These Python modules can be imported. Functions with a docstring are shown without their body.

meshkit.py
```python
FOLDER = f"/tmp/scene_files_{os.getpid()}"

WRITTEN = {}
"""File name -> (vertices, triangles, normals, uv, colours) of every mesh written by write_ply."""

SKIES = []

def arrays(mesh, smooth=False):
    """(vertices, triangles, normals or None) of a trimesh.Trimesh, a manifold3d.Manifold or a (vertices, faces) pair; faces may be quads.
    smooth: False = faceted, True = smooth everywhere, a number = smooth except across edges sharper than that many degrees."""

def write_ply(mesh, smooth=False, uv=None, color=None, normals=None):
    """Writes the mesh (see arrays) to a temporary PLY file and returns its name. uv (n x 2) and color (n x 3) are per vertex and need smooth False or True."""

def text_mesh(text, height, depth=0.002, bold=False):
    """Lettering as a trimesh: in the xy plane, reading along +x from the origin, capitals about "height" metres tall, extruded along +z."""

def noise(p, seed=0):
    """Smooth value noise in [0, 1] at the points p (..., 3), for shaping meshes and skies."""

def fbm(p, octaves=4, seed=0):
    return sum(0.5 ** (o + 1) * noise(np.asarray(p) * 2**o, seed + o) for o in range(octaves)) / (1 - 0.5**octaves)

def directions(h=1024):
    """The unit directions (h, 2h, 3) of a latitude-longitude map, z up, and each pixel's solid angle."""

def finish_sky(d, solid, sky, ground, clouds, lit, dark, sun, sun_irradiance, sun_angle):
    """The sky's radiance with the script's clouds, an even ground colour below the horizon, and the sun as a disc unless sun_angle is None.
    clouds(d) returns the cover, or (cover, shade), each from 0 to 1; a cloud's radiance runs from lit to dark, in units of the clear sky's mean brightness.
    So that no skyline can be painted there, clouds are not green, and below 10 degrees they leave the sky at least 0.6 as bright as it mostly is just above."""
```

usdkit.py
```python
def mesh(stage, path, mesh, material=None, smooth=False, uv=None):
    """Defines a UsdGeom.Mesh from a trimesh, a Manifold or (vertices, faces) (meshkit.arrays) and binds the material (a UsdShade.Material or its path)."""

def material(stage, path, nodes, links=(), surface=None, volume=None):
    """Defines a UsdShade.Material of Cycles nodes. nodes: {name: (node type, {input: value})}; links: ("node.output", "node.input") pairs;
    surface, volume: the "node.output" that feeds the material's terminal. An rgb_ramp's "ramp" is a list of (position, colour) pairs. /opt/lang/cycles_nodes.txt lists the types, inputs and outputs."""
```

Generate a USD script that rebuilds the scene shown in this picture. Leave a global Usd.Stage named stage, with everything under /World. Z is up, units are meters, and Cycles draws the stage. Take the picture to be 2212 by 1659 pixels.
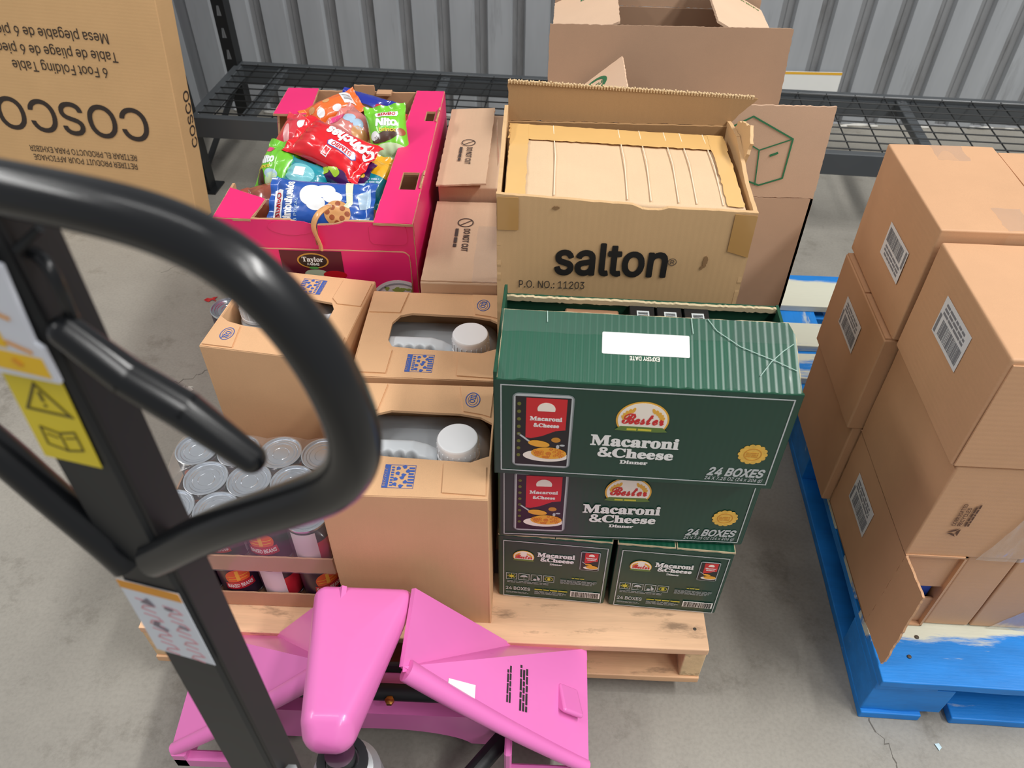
import glob, math, random
import numpy as np
import trimesh, manifold3d, shapely, usdkit, meshkit
from shapely import affinity
from shapely.geometry import Polygon, Point, LineString, box as sbox
from shapely.ops import unary_union
from pxr import Usd, UsdGeom, UsdLux, UsdShade, Gf, Sdf

stage = Usd.Stage.CreateInMemory()
UsdGeom.SetStageUpAxis(stage, "Z"); UsdGeom.SetStageMetersPerUnit(stage, 1.0)
UsdGeom.Xform.Define(stage, "/World"); UsdGeom.Scope.Define(stage, "/World/Looks")
random.seed(5); np.random.seed(5)

# ------------------------------------------------------------------ camera, lights, exposure
FPX, PITCH, ROLL, YAW = 1707.56, 0.758727, 0.009041, -0.032757
CAM = np.array([-0.3281, -0.6982, 1.4659])
def cam_axes():
    cp, sp, cy, sy = math.cos(PITCH), math.sin(PITCH), math.cos(YAW), math.sin(YAW)
    f = np.array([sy * cp, cy * cp, -sp]); r = np.array([cy, -sy, 0.0]); u = np.cross(r, f)
    cr, sr = math.cos(ROLL), math.sin(ROLL)
    return cr * r + sr * u, -sr * r + cr * u, f
_r, _u, _f = cam_axes()
camera = UsdGeom.Camera.Define(stage, "/World/Camera")
M4 = np.eye(4); M4[0, :3], M4[1, :3], M4[2, :3], M4[3, :3] = _r, _u, -_f, CAM
camera.AddTransformOp().Set(Gf.Matrix4d(M4.tolist()))
camera.CreateHorizontalApertureAttr(36.0); camera.CreateVerticalApertureAttr(27.0)
camera.CreateFocalLengthAttr(36.0 * FPX / 2212.0)
camera.CreateClippingRangeAttr(Gf.Vec2f(0.02, 60.0))
camera.CreateFStopAttr(7.0); camera.CreateFocusDistanceAttr(1.42)
camera.CreateExposureAttr(-0.54)

dome = UsdLux.DomeLight.Define(stage, "/World/hall_ambient")
dome.CreateIntensityAttr(0.15); dome.CreateColorAttr(Gf.Vec3f(0.97, 0.98, 1.0))
def rect_light(name, x, y, z, w, h, power, color=(1, 0.985, 0.96), rot=(0, 0, 0)):
    l = UsdLux.RectLight.Define(stage, "/World/" + name)
    l.AddTranslateOp().Set(Gf.Vec3d(x, y, z)); l.AddRotateXYZOp().Set(Gf.Vec3f(*rot))
    l.CreateWidthAttr(w); l.CreateHeightAttr(h); l.CreateIntensityAttr(power); l.CreateColorAttr(Gf.Vec3f(*color))
rect_light("strip_lamp", 3.1, -0.5, 5.2, 0.45, 4.0, 76.0, rot=(0, 30, 0))
rect_light("strip_lamp_001", -4.6, 0.3, 5.2, 0.45, 4.0, 30.0, rot=(0, -38, 0))
rect_light("strip_lamp_002", 1.9, -3.6, 5.2, 0.45, 3.0, 30.0, rot=(25, 15, 0))

rect_light("strip_lamp_003", -1.5, -0.1, 5.4, 3.2, 0.2, 26.0)

# ------------------------------------------------------------------ helpers: colour, materials
def lin(r, g, b):
    f = lambda v: (v / 255.0) / 12.92 if v <= 10.3 else ((v / 255.0 + 0.055) / 1.055) ** 2.4
    return (f(r), f(g), f(b))
def scl(c, k): return tuple(min(1.0, x * k) for x in c)
LOOKS = {}
def mat(name, col, rough=0.55, var=0.08, scale=6.0, stretch=(1, 1, 1), metallic=0.0, coat=0.0, bump=0.0, bscale=60.0,
        bstretch=(1, 1, 1), spec=0.5, alpha2=None, thr=(0.45, 0.6), scale2=3.0, stretch2=(1, 1, 1), detail=6.0, coatrough=0.08, offset=(0, 0, 0), trans=0.0, grad=None):
    """principled look: colour varied by noise; a second colour (alpha2) shows where a second noise passes thr"""
    if name in LOOKS: return LOOKS[name]
    n = {"tc": ("texture_coordinate", {}), "mp": ("mapping", {"scale": stretch, "location": offset}),
         "no": ("noise_texture", {"scale": scale, "detail": detail, "roughness": 0.6}),
         "ra": ("rgb_ramp", {"ramp": [(0.25, scl(col, 1 - var)), (0.5, col), (0.75, scl(col, 1 + var))]}),
         "p": ("principled_bsdf", {"roughness": rough, "metallic": metallic, "coat_weight": coat, "coat_roughness": coatrough, "specular_ior_level": spec, "transmission_weight": trans})}
    l = [("tc.object", "mp.vector"), ("mp.vector", "no.vector"), ("no.fac", "ra.fac")]
    out = "ra.color"
    if alpha2 is not None:
        n["mp2"] = ("mapping", {"scale": stretch2, "location": tuple(o + 3.1 for o in offset)})
        n["no2"] = ("noise_texture", {"scale": scale2, "detail": 8.0, "roughness": 0.65})
        n["ra2"] = ("rgb_ramp", {"ramp": [(thr[0], (0, 0, 0)), (thr[1], (1, 1, 1))]})
        n["mx"] = ("mix_color", {"b": alpha2})
        l += [("tc.object", "mp2.vector"), ("mp2.vector", "no2.vector"), ("no2.fac", "ra2.fac") if grad is None else ("gm.value", "ra2.fac"), ("ra2.color", "bw.color"), ("bw.val", "mx.fac"), (out, "mx.a")]
        n["bw"] = ("rgb_to_bw", {})
        if grad:
            n["sx"] = ("separate_xyz", {}); n["gm"] = ("math", {"math_type": "multiply_add", "value2": grad[1]}); n["go"] = ("math", {"math_type": "add", "value2": -grad[1] * grad[2]})
            l += [("tc.object", "sx.vector"), (f"sx.{grad[0]}", "gm.value1"), ("no2.fac", "go.value1"), ("go.value", "gm.value3")]
        out = "mx.result"
    l.append((out, "p.base_color"))
    if bump:
        n["mb"] = ("mapping", {"scale": bstretch}); n["nb"] = ("noise_texture", {"scale": bscale, "detail": 3.0})
        n["bu"] = ("bump", {"strength": bump, "distance": 0.002})
        l += [("tc.object", "mb.vector"), ("mb.vector", "nb.vector"), ("nb.fac", "bu.height"), ("bu.normal", "p.normal")]
    LOOKS[name] = usdkit.material(stage, "/World/Looks/" + name, n, l, surface="p.BSDF")
    return LOOKS[name]
def flat(name, rgb, rough=0.5, **k):
    return mat(name, lin(*rgb), rough, var=k.pop("var", 0.03), **k)
def kraft(name, rgb, rough=0.75, var=0.05, corr=0.0, axis="x", **k):
    """corrugated board: fine fibre noise, optional flute bands"""
    if name in LOOKS: return LOOKS[name]
    col = lin(*rgb)
    n = {"tc": ("texture_coordinate", {}), "no": ("noise_texture", {"scale": 5.0, "detail": 8.0, "roughness": 0.65}),
         "nf": ("noise_texture", {"scale": 900.0, "detail": 2.0}),
         "ra": ("rgb_ramp", {"ramp": [(0.3, scl(col, 1 - var)), (0.5, col), (0.7, scl(col, 1 + var))]}),
         "rf": ("rgb_ramp", {"ramp": [(0.3, (0.93, 0.93, 0.93)), (0.7, (1.0, 1.0, 1.0))]}),
         "mx": ("mix_color", {"blend_type": "multiply", "fac": 1.0}),
         "wv": ("wave_texture", {"wave_type": "bands", "bands_direction": axis, "scale": 32.0, "distortion": 0.6}),
         "bu": ("bump", {"strength": corr, "distance": 0.0012}),
         "p": ("principled_bsdf", {"roughness": rough, "specular_ior_level": k.get("spec", 0.3)})}
    l = [("tc.object", "no.vector"), ("tc.object", "nf.vector"), ("no.fac", "ra.fac"), ("nf.fac", "rf.fac"), ("ra.color", "mx.a"), ("rf.color", "mx.b"), ("mx.result", "p.base_color"),
         ("tc.object", "wv.vector"), ("wv.fac", "bu.height")]
    if corr: l.append(("bu.normal", "p.normal"))
    LOOKS[name] = usdkit.material(stage, "/World/Looks/" + name, n, l, surface="p.BSDF")
    return LOOKS[name]
def film(name, tint=(0.9, 0.9, 0.9), base=0.06, rough=0.12, milky=0.0):
    if name in LOOKS: return LOOKS[name]
    n = {"t": ("transparent_bsdf", {"color": (0.993, 0.993, 0.993)}), "g": ("glossy_bsdf", {"color": tint, "roughness": rough}), "d": ("diffuse_bsdf", {"color": tint}),
         "f": ("layer_weight", {"blend": 0.5}), "pw": ("math", {"math_type": "power", "value2": 3.0}), "a": ("math", {"math_type": "multiply_add", "value2": 0.55, "value3": base, "use_clamp": True}), "m": ("mix_closure", {}), "m2": ("mix_closure", {"fac": milky})}
    LOOKS[name] = usdkit.material(stage, "/World/Looks/" + name, n, [("f.facing", "pw.value1"), ("pw.value", "a.value1"), ("a.value", "m.fac"), ("t.BSDF", "m.closure1"), ("g.BSDF", "m.closure2"), ("m.closure", "m2.closure1"), ("d.BSDF", "m2.closure2")], surface="m2.closure")
    return LOOKS[name]

# ------------------------------------------------------------------ helpers: things and parts
COUNT = {}
def numbered(parent, name):
    k = (parent, name); COUNT[k] = COUNT.get(k, 0) + 1
    return f"{parent}/{name}" + ("" if COUNT[k] == 1 else f"_{COUNT[k]-1:03d}")
def tag(prim, label=None, cat=None, group=None, kind=None):
    for k, v in (("label", label), ("category", cat), ("group", group), ("kind", kind)):
        if v: prim.SetCustomDataByKey(k, v)
    return prim
class Thing:
    def __init__(s, name, label=None, cat=None, loc=(0, 0, 0), rz=0.0, group=None, kind=None, M=None):
        s.path = numbered("/World", name); x = UsdGeom.Xform.Define(stage, s.path)
        if M is not None: x.AddTransformOp().Set(Gf.Matrix4d(np.asarray(M).T.tolist()))
        else:
            x.AddTranslateOp().Set(Gf.Vec3d(*map(float, loc))); x.AddRotateZOp().Set(math.degrees(rz))
        s.prim = tag(x.GetPrim(), label, cat, group, kind)
    def part(s, name, mesh, m, parent=None, smooth=30, label=None, kind=None):
        p = numbered(parent or s.path, name)
        usdkit.mesh(stage, p, mesh, m, smooth=smooth)
        if name in ("fine_print", "pictograms", "wheat_sprigs", "tape_creases", "macaroni_pieces", "seal_print", "ribbon_print", "spine_print", "print", "lettering", "barcode", "caulk"): kind = kind or ("stuff" if name not in ("lettering", "barcode") else None)
        tag(stage.GetPrimAtPath(p), label, kind=kind)
        return p
def copy_of(src, name, label, loc, rz=0.0, group=None, extra=None):
    p = numbered("/World", name); x = UsdGeom.Xform.Define(stage, p)
    x.AddTranslateOp().Set(Gf.Vec3d(*map(float, loc))); x.AddRotateZOp().Set(math.degrees(rz))
    pr = x.GetPrim(); was = src.prim.GetCustomData()
    pr.GetReferences().AddInternalReference(src.path); pr.SetInstanceable(True)
    tag(pr, label, was.get("category"), group or was.get("group"))
    return pr
cat_ = trimesh.util.concatenate
def box(x0, y0, z0, x1, y1, z1):
    m = trimesh.creation.box((x1 - x0, y1 - y0, z1 - z0)); m.apply_translation(((x0 + x1) / 2, (y0 + y1) / 2, (z0 + z1) / 2)); return m
def cham(x0, y0, z0, x1, y1, z1, c=0.002):
    """box with chamfered edges"""
    P = []
    for x, sx in ((x0, 1), (x1, -1)):
        for y, sy in ((y0, 1), (y1, -1)):
            for z, sz in ((z0, 1), (z1, -1)):
                P += [(x, y + sy * c, z + sz * c), (x + sx * c, y, z + sz * c), (x + sx * c, y + sy * c, z)]
    return trimesh.convex.convex_hull(np.array(P))
def soft_box(w, d, h, r=0.004, amp=0.001, seed=0, n=14, org=(0, 0, 0), freq=7.0):
    """carton shell: rounded edges and slightly uneven faces; corner at org"""
    V, F, c = [], [], 0
    dims = np.array([w, d, h])
    def ticks(L):
        k = max(4, min(n, int(L / 0.02))); t = np.linspace(r, L - r, k)
        return np.concatenate([[0, r * 0.35, r * 0.7], t, [L - r * 0.7, L - r * 0.35, L]])
    for ax in range(3):
        a, b = (ax + 1) % 3, (ax + 2) % 3
        ta, tb = ticks(dims[a]), ticks(dims[b])
        A, B = np.meshgrid(ta, tb, indexing="ij")
        for side in (0, 1):
            P = np.zeros(A.shape + (3,)); P[..., a] = A; P[..., b] = B; P[..., ax] = dims[ax] * side
            na, nb = A.shape; idx = np.arange(na * nb).reshape(na, nb) + c
            q = np.stack([idx[:-1, :-1], idx[1:, :-1], idx[1:, 1:], idx[:-1, 1:]], -1).reshape(-1, 4)
            if side == 0: q = q[:, ::-1]
            V.append(P.reshape(-1, 3)); F.append(q); c += na * nb
    V, F = np.vstack(V), np.vstack(F)
    inner = np.clip(V, r, dims - r); dv = V - inner; ln = np.linalg.norm(dv, axis=1, keepdims=True)
    nn = dv / np.maximum(ln, 1e-9); V = inner + nn * r
    if amp: V = V + nn * ((meshkit.fbm(V * freq + seed * 13.7, 3, seed) - 0.5) * 2 * amp)[:, None]
    T = np.vstack([F[:, [0, 1, 2]], F[:, [0, 2, 3]]])
    m = trimesh.Trimesh(V + np.array(org), T, process=False); m.merge_vertices(digits_vertex=6)
    return m
def frame(O, u, v):
    u, v = np.asarray(u, float), np.asarray(v, float); u = u / np.linalg.norm(u); v = v / np.linalg.norm(v)
    M = np.eye(4); M[:3, 0], M[:3, 1], M[:3, 2], M[:3, 3] = u, v, np.cross(u, v), O
    return M
def geoms(p):
    return [g for g in getattr(p, "geoms", [p]) if g.geom_type == "Polygon" and g.area > 1e-9]
def ext(poly, t, M=None, z0=0.0):
    """extrude a shapely shape by t along the frame's normal"""
    ms = []
    for g in geoms(poly):
        try: ms.append(trimesh.creation.extrude_polygon(g, t, engine="earcut"))
        except Exception: pass
    m = cat_(ms); m.apply_translation((0, 0, z0))
    if M is not None: m.apply_transform(M)
    return m
def ragged(poly, amp=0.0015, step=0.006, seed=0):
    """uneven torn edge"""
    rng = np.random.RandomState(seed); out = []
    for g in geoms(poly):
        L = g.exterior.length; n = max(8, int(L / step))
        pts = [g.exterior.interpolate(i * L / n) for i in range(n)]
        corners = list(g.exterior.coords)[:-1]
        ds = sorted([(i * L / n) for i in range(n)] + [g.exterior.project(Point(c)) for c in corners])
        P = []
        for d in ds:
            q = g.exterior.interpolate(d); P.append((q.x + rng.uniform(-amp, amp), q.y + rng.uniform(-amp, amp)))
        q = Polygon(P).buffer(0)
        for h in g.interiors: q = q.difference(Polygon(h))
        out.append(q)
    return unary_union(out)
def tube(P, r, sides=12, closed=False, caps=True, r2=None):
    P = np.asarray(P, float); n = len(P)
    T = np.gradient(P, axis=0) if not closed else np.roll(P, -1, 0) - np.roll(P, 1, 0)
    T /= np.linalg.norm(T, axis=1, keepdims=True)
    a = np.cross(T[0], [0, 0, 1.0]); a = a if np.linalg.norm(a) > 1e-3 else np.cross(T[0], [0, 1.0, 0]); A = []
    for t in T:
        a = a - t * np.dot(a, t); a /= np.linalg.norm(a); A.append(a)
    A = np.array(A); B = np.cross(T, A); ang = np.arange(sides) * 2 * np.pi / sides
    R = np.broadcast_to(r, (n,)); R2 = R if r2 is None else np.broadcast_to(r2, (n,))
    V = P[:, None] + R[:, None, None] * np.cos(ang)[None, :, None] * A[:, None] + R2[:, None, None] * np.sin(ang)[None, :, None] * B[:, None]
    m = n if closed else n - 1
    i, j = np.meshgrid(np.arange(m), np.arange(sides), indexing="ij"); i2, j2 = (i + 1) % n, (j + 1) % sides
    q = np.stack([i * sides + j, i * sides + j2, i2 * sides + j2, i2 * sides + j], -1).reshape(-1, 4)[:, ::-1]
    F = np.vstack([q[:, [0, 1, 2]], q[:, [0, 2, 3]]]); V = V.reshape(-1, 3)
    if caps and not closed:
        c0, c1 = len(V), len(V) + 1; V = np.vstack([V, P[:1], P[-1:]]); k = np.arange(sides); k2 = (k + 1) % sides
        F = np.vstack([F, np.stack([np.full(sides, c0), k, k2], 1)[:, [0, 2, 1]], np.stack([np.full(sides, c1), (n - 1) * sides + k2, (n - 1) * sides + k], 1)[:, [0, 2, 1]]])
    out = trimesh.Trimesh(V, F, process=False); out.fix_normals(); return out
def spline(P, n=60):
    from scipy.interpolate import CubicSpline
    P = np.asarray(P, float); s = np.concatenate([[0], np.cumsum(np.linalg.norm(np.diff(P, axis=0), axis=1))])
    return CubicSpline(s, P)(np.linspace(0, s[-1], n))
def lathe(prof, sides=36, org=(0, 0, 0)):
    """profile [(r, z)...] from bottom to top around z"""
    m = trimesh.creation.revolve(np.array(prof, float), sections=sides); m.apply_translation(org); m.fix_normals(); return m

# ------------------------------------------------------------------ helpers: lettering
FONTS = glob.glob("/opt/blender-*/*/datafiles/fonts/")[0]
BOLD = lambda s: "".join(chr(0x1D400 + ord(c) - 65) if c.isupper() else chr(0x1D41A + ord(c) - 97) if c.islower() else c for c in s)
SCRIPT = lambda s: "".join(chr(0x1D4D0 + ord(c) - 65) if c.isupper() else chr(0x1D4EA + ord(c) - 97) if c.islower() else c for c in s)
_cache = {}
def text(s, w=None, h=None, font="Inter", bold=0, fat=0.0, italic=0.0, serif=False, script=False, res=96, simp=0.6):
    """lettering as a shapely shape, baseline start at the origin, fitted to width w and/or capital height h"""
    from PIL import Image, ImageDraw, ImageFont
    key = (s, font, bold, fat, italic, serif, script, res)
    if key not in _cache:
        fn = "Inter.woff2"
        t = s
        if serif: fn, t = "NotoSansMath-Regular.woff2", BOLD(s)
        if script: fn, t = "NotoSansMath-Regular.woff2", SCRIPT(s)
        f = ImageFont.truetype(FONTS + fn, res)
        x0, y0, x1, y1 = f.getbbox(t, anchor="ls", stroke_width=bold)
        im = Image.new("L", (x1 - x0 + 8, y1 - y0 + 8)); ImageDraw.Draw(im).text((4 - x0, 4 - y0), t, 255, f, anchor="ls", stroke_width=bold)
        on = np.pad(np.asarray(im) > 127, ((0, 0), (1, 1))).astype(np.int8)
        rows, st = np.nonzero(np.diff(on, axis=1) == 1); en = np.nonzero(np.diff(on, axis=1) == -1)[1]
        g = shapely.union_all(shapely.box(st, -rows - 1, en, -rows)).buffer(0.6 + fat).buffer(-0.6).simplify(simp)
        g = affinity.translate(g, -4, 4 - y0)
        _cache[key] = g
    g = _cache[key]; b = g.bounds
    g = affinity.translate(g, -b[0], 0)
    cap = res * 0.73
    sy = h / cap if h else (w / (b[2] - b[0]))
    sx = w / (b[2] - b[0]) if w else sy
    if not h and w: sy = sx
    g = affinity.scale(g, sx, sy, origin=(0, 0))
    return affinity.skew(g, math.degrees(italic), 0, origin=(0, 0)) if italic else g
def ell(cx, cy, rx, ry, n=28, rot=0):
    return affinity.rotate(affinity.scale(Point(cx, cy).buffer(1.0, n // 4 + 2), rx, ry), rot, origin=(cx, cy))
def rrect(x0, y0, x1, y1, r):
    return sbox(x0 + r, y0 + r, x1 - r, y1 - r).buffer(r, 5)
def ring(p, t): return p.difference(p.buffer(-t))
def mv(p, x=0, y=0): return affinity.translate(p, x, y)
def line(pts, t): return LineString(pts).buffer(t / 2, cap_style=2, join_style=2)
def textlines(x0, y0, x1, y1, n, seed=0, fill=0.6):
    """rows of print too small to read, as broken bars"""
    rng = np.random.RandomState(seed); out = []; dy = (y1 - y0) / n
    for k in range(n):
        x = x0; y = y1 - (k + 1) * dy; end = x1 - rng.uniform(0, 0.15) * (x1 - x0)
        while x < end:
            L = rng.uniform(2.0, 6.0) * dy * 0.55; out.append(sbox(x, y, min(x + L, end), y + dy * fill)); x += L + dy * 0.35
    return unary_union(out)
def bars(x0, y0, x1, y1, n=28, seed=0):
    rng = np.random.RandomState(seed); w = rng.uniform(0.3, 1.7, 2 * n); w = w / w.sum() * (x1 - x0); x = x0; out = []
    for k in range(n):
        out.append(sbox(x, y0, x + w[2 * k], y1)); x += w[2 * k] + w[2 * k + 1]
    return unary_union(out)
PT = 0.00025
def decal(T, name, poly, M, m, parent=None, lift=0.0004, t=PT, label=None):
    return T.part(name, ext(poly, t, M, lift), m, parent, smooth=False, label=label)

INK = flat("black_ink", (30, 28, 27), 0.6); WHITE = flat("white_print", (235, 236, 232), 0.5)

# ================================================================== THE SETTING
# ---- floor
def floor_look():
    n = {"tc": ("texture_coordinate", {}), "n1": ("noise_texture", {"scale": 1.1, "detail": 9.0, "roughness": 0.62}), "r1": ("rgb_ramp", {"ramp": [(0.3, lin(136, 132, 124)), (0.5, lin(154, 150, 141)), (0.7, lin(167, 163, 153))]}),
         "n2": ("noise_texture", {"scale": 5.5, "detail": 9.0, "roughness": 0.75}), "r2": ("rgb_ramp", {"ramp": [(0.28, (0.55, 0.53, 0.50)), (0.46, (0.95, 0.95, 0.95)), (1.0, (1, 1, 1))]}),
         "n3": ("noise_texture", {"scale": 140.0, "detail": 3.0}), "r3": ("rgb_ramp", {"ramp": [(0.3, (0.9, 0.9, 0.9)), (0.6, (1, 1, 1))]}),
         "nd": ("noise_texture", {"scale": 2.2, "detail": 6.0, "roughness": 0.7}), "vm": ("vector_math", {"math_type": "scale", "scale": 0.5}), "va": ("vector_math", {"math_type": "add"}),
         "vo": ("voronoi_texture", {"feature": "distance_to_edge", "scale": 0.6}), "rc": ("rgb_ramp", {"ramp": [(0.0, (0.5, 0.48, 0.46)), (0.0035, (0.72, 0.7, 0.68)), (0.007, (1, 1, 1)), (1.0, (1, 1, 1))]}),
         "m1": ("mix_color", {"blend_type": "multiply", "fac": 1.0}), "m2": ("mix_color", {"blend_type": "multiply", "fac": 1.0}), "m3": ("mix_color", {"blend_type": "multiply", "fac": 0.05}),
         "bu": ("bump", {"strength": 0.12, "distance": 0.003}), "p": ("principled_bsdf", {"roughness": 0.5, "specular_ior_level": 0.35})}
    l = [("tc.object", "n1.vector"), ("tc.object", "n2.vector"), ("tc.object", "n3.vector"), ("tc.object", "nd.vector"), ("nd.color", "vm.vector1"), ("vm.vector", "va.vector1"), ("tc.object", "va.vector2"), ("va.vector", "vo.vector"),
         ("n1.fac", "r1.fac"), ("n2.fac", "r2.fac"), ("n3.fac", "r3.fac"), ("vo.distance", "rc.fac"), ("r1.color", "m1.a"), ("r2.color", "m1.b"), ("m1.result", "m2.a"), ("r3.color", "m2.b"), ("m2.result", "m3.a"), ("rc.color", "m3.b"),
         ("m3.result", "p.base_color"), ("n3.fac", "bu.height"), ("bu.normal", "p.normal")]
    return usdkit.material(stage, "/World/Looks/concrete", n, l, surface="p.BSDF")
fl = Thing("floor", kind="structure")
CONC = floor_look()
fl.part("slab", box(-5, -3.5, -0.1, 4.5, 2.48, 0.0), CONC)
CRK = flat("crack_dark", (104, 99, 92), 0.9)
def crack(pts, seed, w=0.0022):
    r_ = np.random.RandomState(seed); P = spline(np.c_[np.array(pts), np.zeros(len(pts))], 60)[:, :2] + r_.normal(0, 0.004, (60, 2)); ws_ = w * r_.uniform(0.3, 1.2, 60)
    fl.part("crack", ext(unary_union([LineString(P[k:k + 2]).buffer(ws_[k] / 2) for k in range(59)]), 0.0003), CRK, smooth=False)
crack([(-0.96, 1.02), (-1.06, 0.94), (-1.15, 0.90), (-1.27, 0.82), (-1.5, 0.80)], 1); crack([(0.325, -0.03), (0.345, -0.09), (0.352, -0.16), (0.40, -0.34), (0.38, -0.7)], 2)
crack([(-1.0, 1.30), (-1.12, 1.20), (-1.3, 1.36), (-1.5, 1.30)], 3, 0.0016)
# remains of a painted line on the concrete, left of the pallet
LINE = mat("worn_line_paint", lin(196, 193, 183), 0.6, var=0.12, scale=20)
rng = np.random.RandomState(3); bits = []
for k in range(22):
    x = -2.6 + k * 0.075 + rng.uniform(-0.02, 0.02)
    if rng.rand() < 0.25: continue
    bits.append(ragged(ell(x, rng.uniform(-0.008, 0.008), rng.uniform(0.02, 0.042), rng.uniform(0.009, 0.017), 20), 0.007, 0.01, k))
fm = Thing("floor_marking", "worn white painted line crossing the concrete floor left of the wooden pallet", "floor marking", (0, 0.782, 0.0005), 0.0)
fm.part("paint", ext(unary_union(bits), 0.0006), LINE, smooth=False)
for nm, lab, px, py, col, sh, rz in (("paper_scrap", "small torn red scrap lying on the floor left of the pallet", -1.303, 1.174, (196, 40, 45), [(-.018, -.006), (-.004, -.010), (.004, -.002), (.018, -.012), (.012, .002), (.02, .012), (.002, .006), (-.01, .010)], 0.2),
                                 ("paper_scrap", "tiny pale blue scrap on the floor in front of the blue pallet", 0.434, -0.078, (190, 215, 222), [(-.004, -.006), (.004, -.004), (.005, .004), (-.002, .007)], 0.5)):
    t = Thing(nm, lab, "scrap", (px, py, 0.0), rz)
    m = ext(Polygon(sh), 0.0006); m = m.subdivide().subdivide(); v = m.vertices.copy(); v[:, 2] += 0.0012 + 0.003 * (np.sin(v[:, 0] * 260) + 1) * np.abs(v[:, 0]) / 0.02; m.vertices = v
    t.part("scrap", m, flat("scrap_%d" % col[1], col, 0.5))

# ---- corrugated steel walls
WALL = mat("wall_steel", lin(163, 167, 171), 0.45, var=0.10, scale=2.5, stretch=(6, 6, 0.7), alpha2=lin(128, 130, 132), thr=(0.58, 0.80), scale2=5.0, stretch2=(3, 3, 0.35), spec=0.4)
def corrugated(nper, pitch, rib, dep, H, t=0.004):
    """one wall panel: raised flat pans, each bent back at its right edge; the ribs between lie recessed (see rib_strip)"""
    ms = []
    for k in range(nper):
        x = k * pitch
        pts = [(x - 0.007, dep), (x, 0), (x + pitch - rib, 0), (x + pitch - rib + 0.007, dep)]
        ms.append(trimesh.creation.extrude_polygon(Polygon(pts + [(a, b + t) for a, b in pts[::-1]]), H, engine="earcut"))
    return cat_(ms)
def rib_strip(x, pitch, rib, dep, H):
    x0, x1 = x + pitch - rib + 0.005, x + pitch - 0.005; c = (x0 + x1) / 2
    pts = [(x0, dep - 0.001), (c - 0.006, dep - 0.001), (c - 0.002, dep - 0.004), (x1, dep - 0.004)]
    return trimesh.creation.extrude_polygon(Polygon(pts + [(x1, dep + 0.004), (x0, dep + 0.004)]), H, engine="earcut")
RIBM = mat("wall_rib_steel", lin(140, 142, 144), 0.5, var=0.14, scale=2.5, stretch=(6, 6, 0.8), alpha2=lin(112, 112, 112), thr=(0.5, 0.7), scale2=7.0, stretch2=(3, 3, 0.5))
PITCH_W = 0.1462
wb = Thing("wall_back", kind="structure", loc=(-1.73, 2.478, 0.0))
k = 0; x = 0.0
while x < 4.6:
    m = corrugated(4, PITCH_W, 0.058, 0.024, 2.6); m.apply_translation((x + 0.022, (k % 2) * 0.0012, 0)); wb.part("panel", m, WALL, smooth=False)
    for q in range(4):
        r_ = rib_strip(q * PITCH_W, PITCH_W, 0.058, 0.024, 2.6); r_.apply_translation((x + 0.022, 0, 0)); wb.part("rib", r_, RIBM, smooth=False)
    x += 4 * PITCH_W; k += 1
wb.part("backing", box(-0.3, 0.034, 0, 4.9, 0.06, 2.6), WALL, smooth=False)
wl = Thing("wall_left", kind="structure", loc=(-1.735, 1.90, 0.0), rz=math.pi / 2)
m = corrugated(4, 0.145, 0.05, 0.02, 2.6); wl.part("panel", m, WALL, smooth=False)
for q in range(4): wl.part("rib", rib_strip(q * 0.145, 0.145, 0.05, 0.02, 2.6), WALL, smooth=False)
wl.part("return", box(0, -0.004, 0, 0.05, 2.4, 2.6), WALL, smooth=False)
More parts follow.
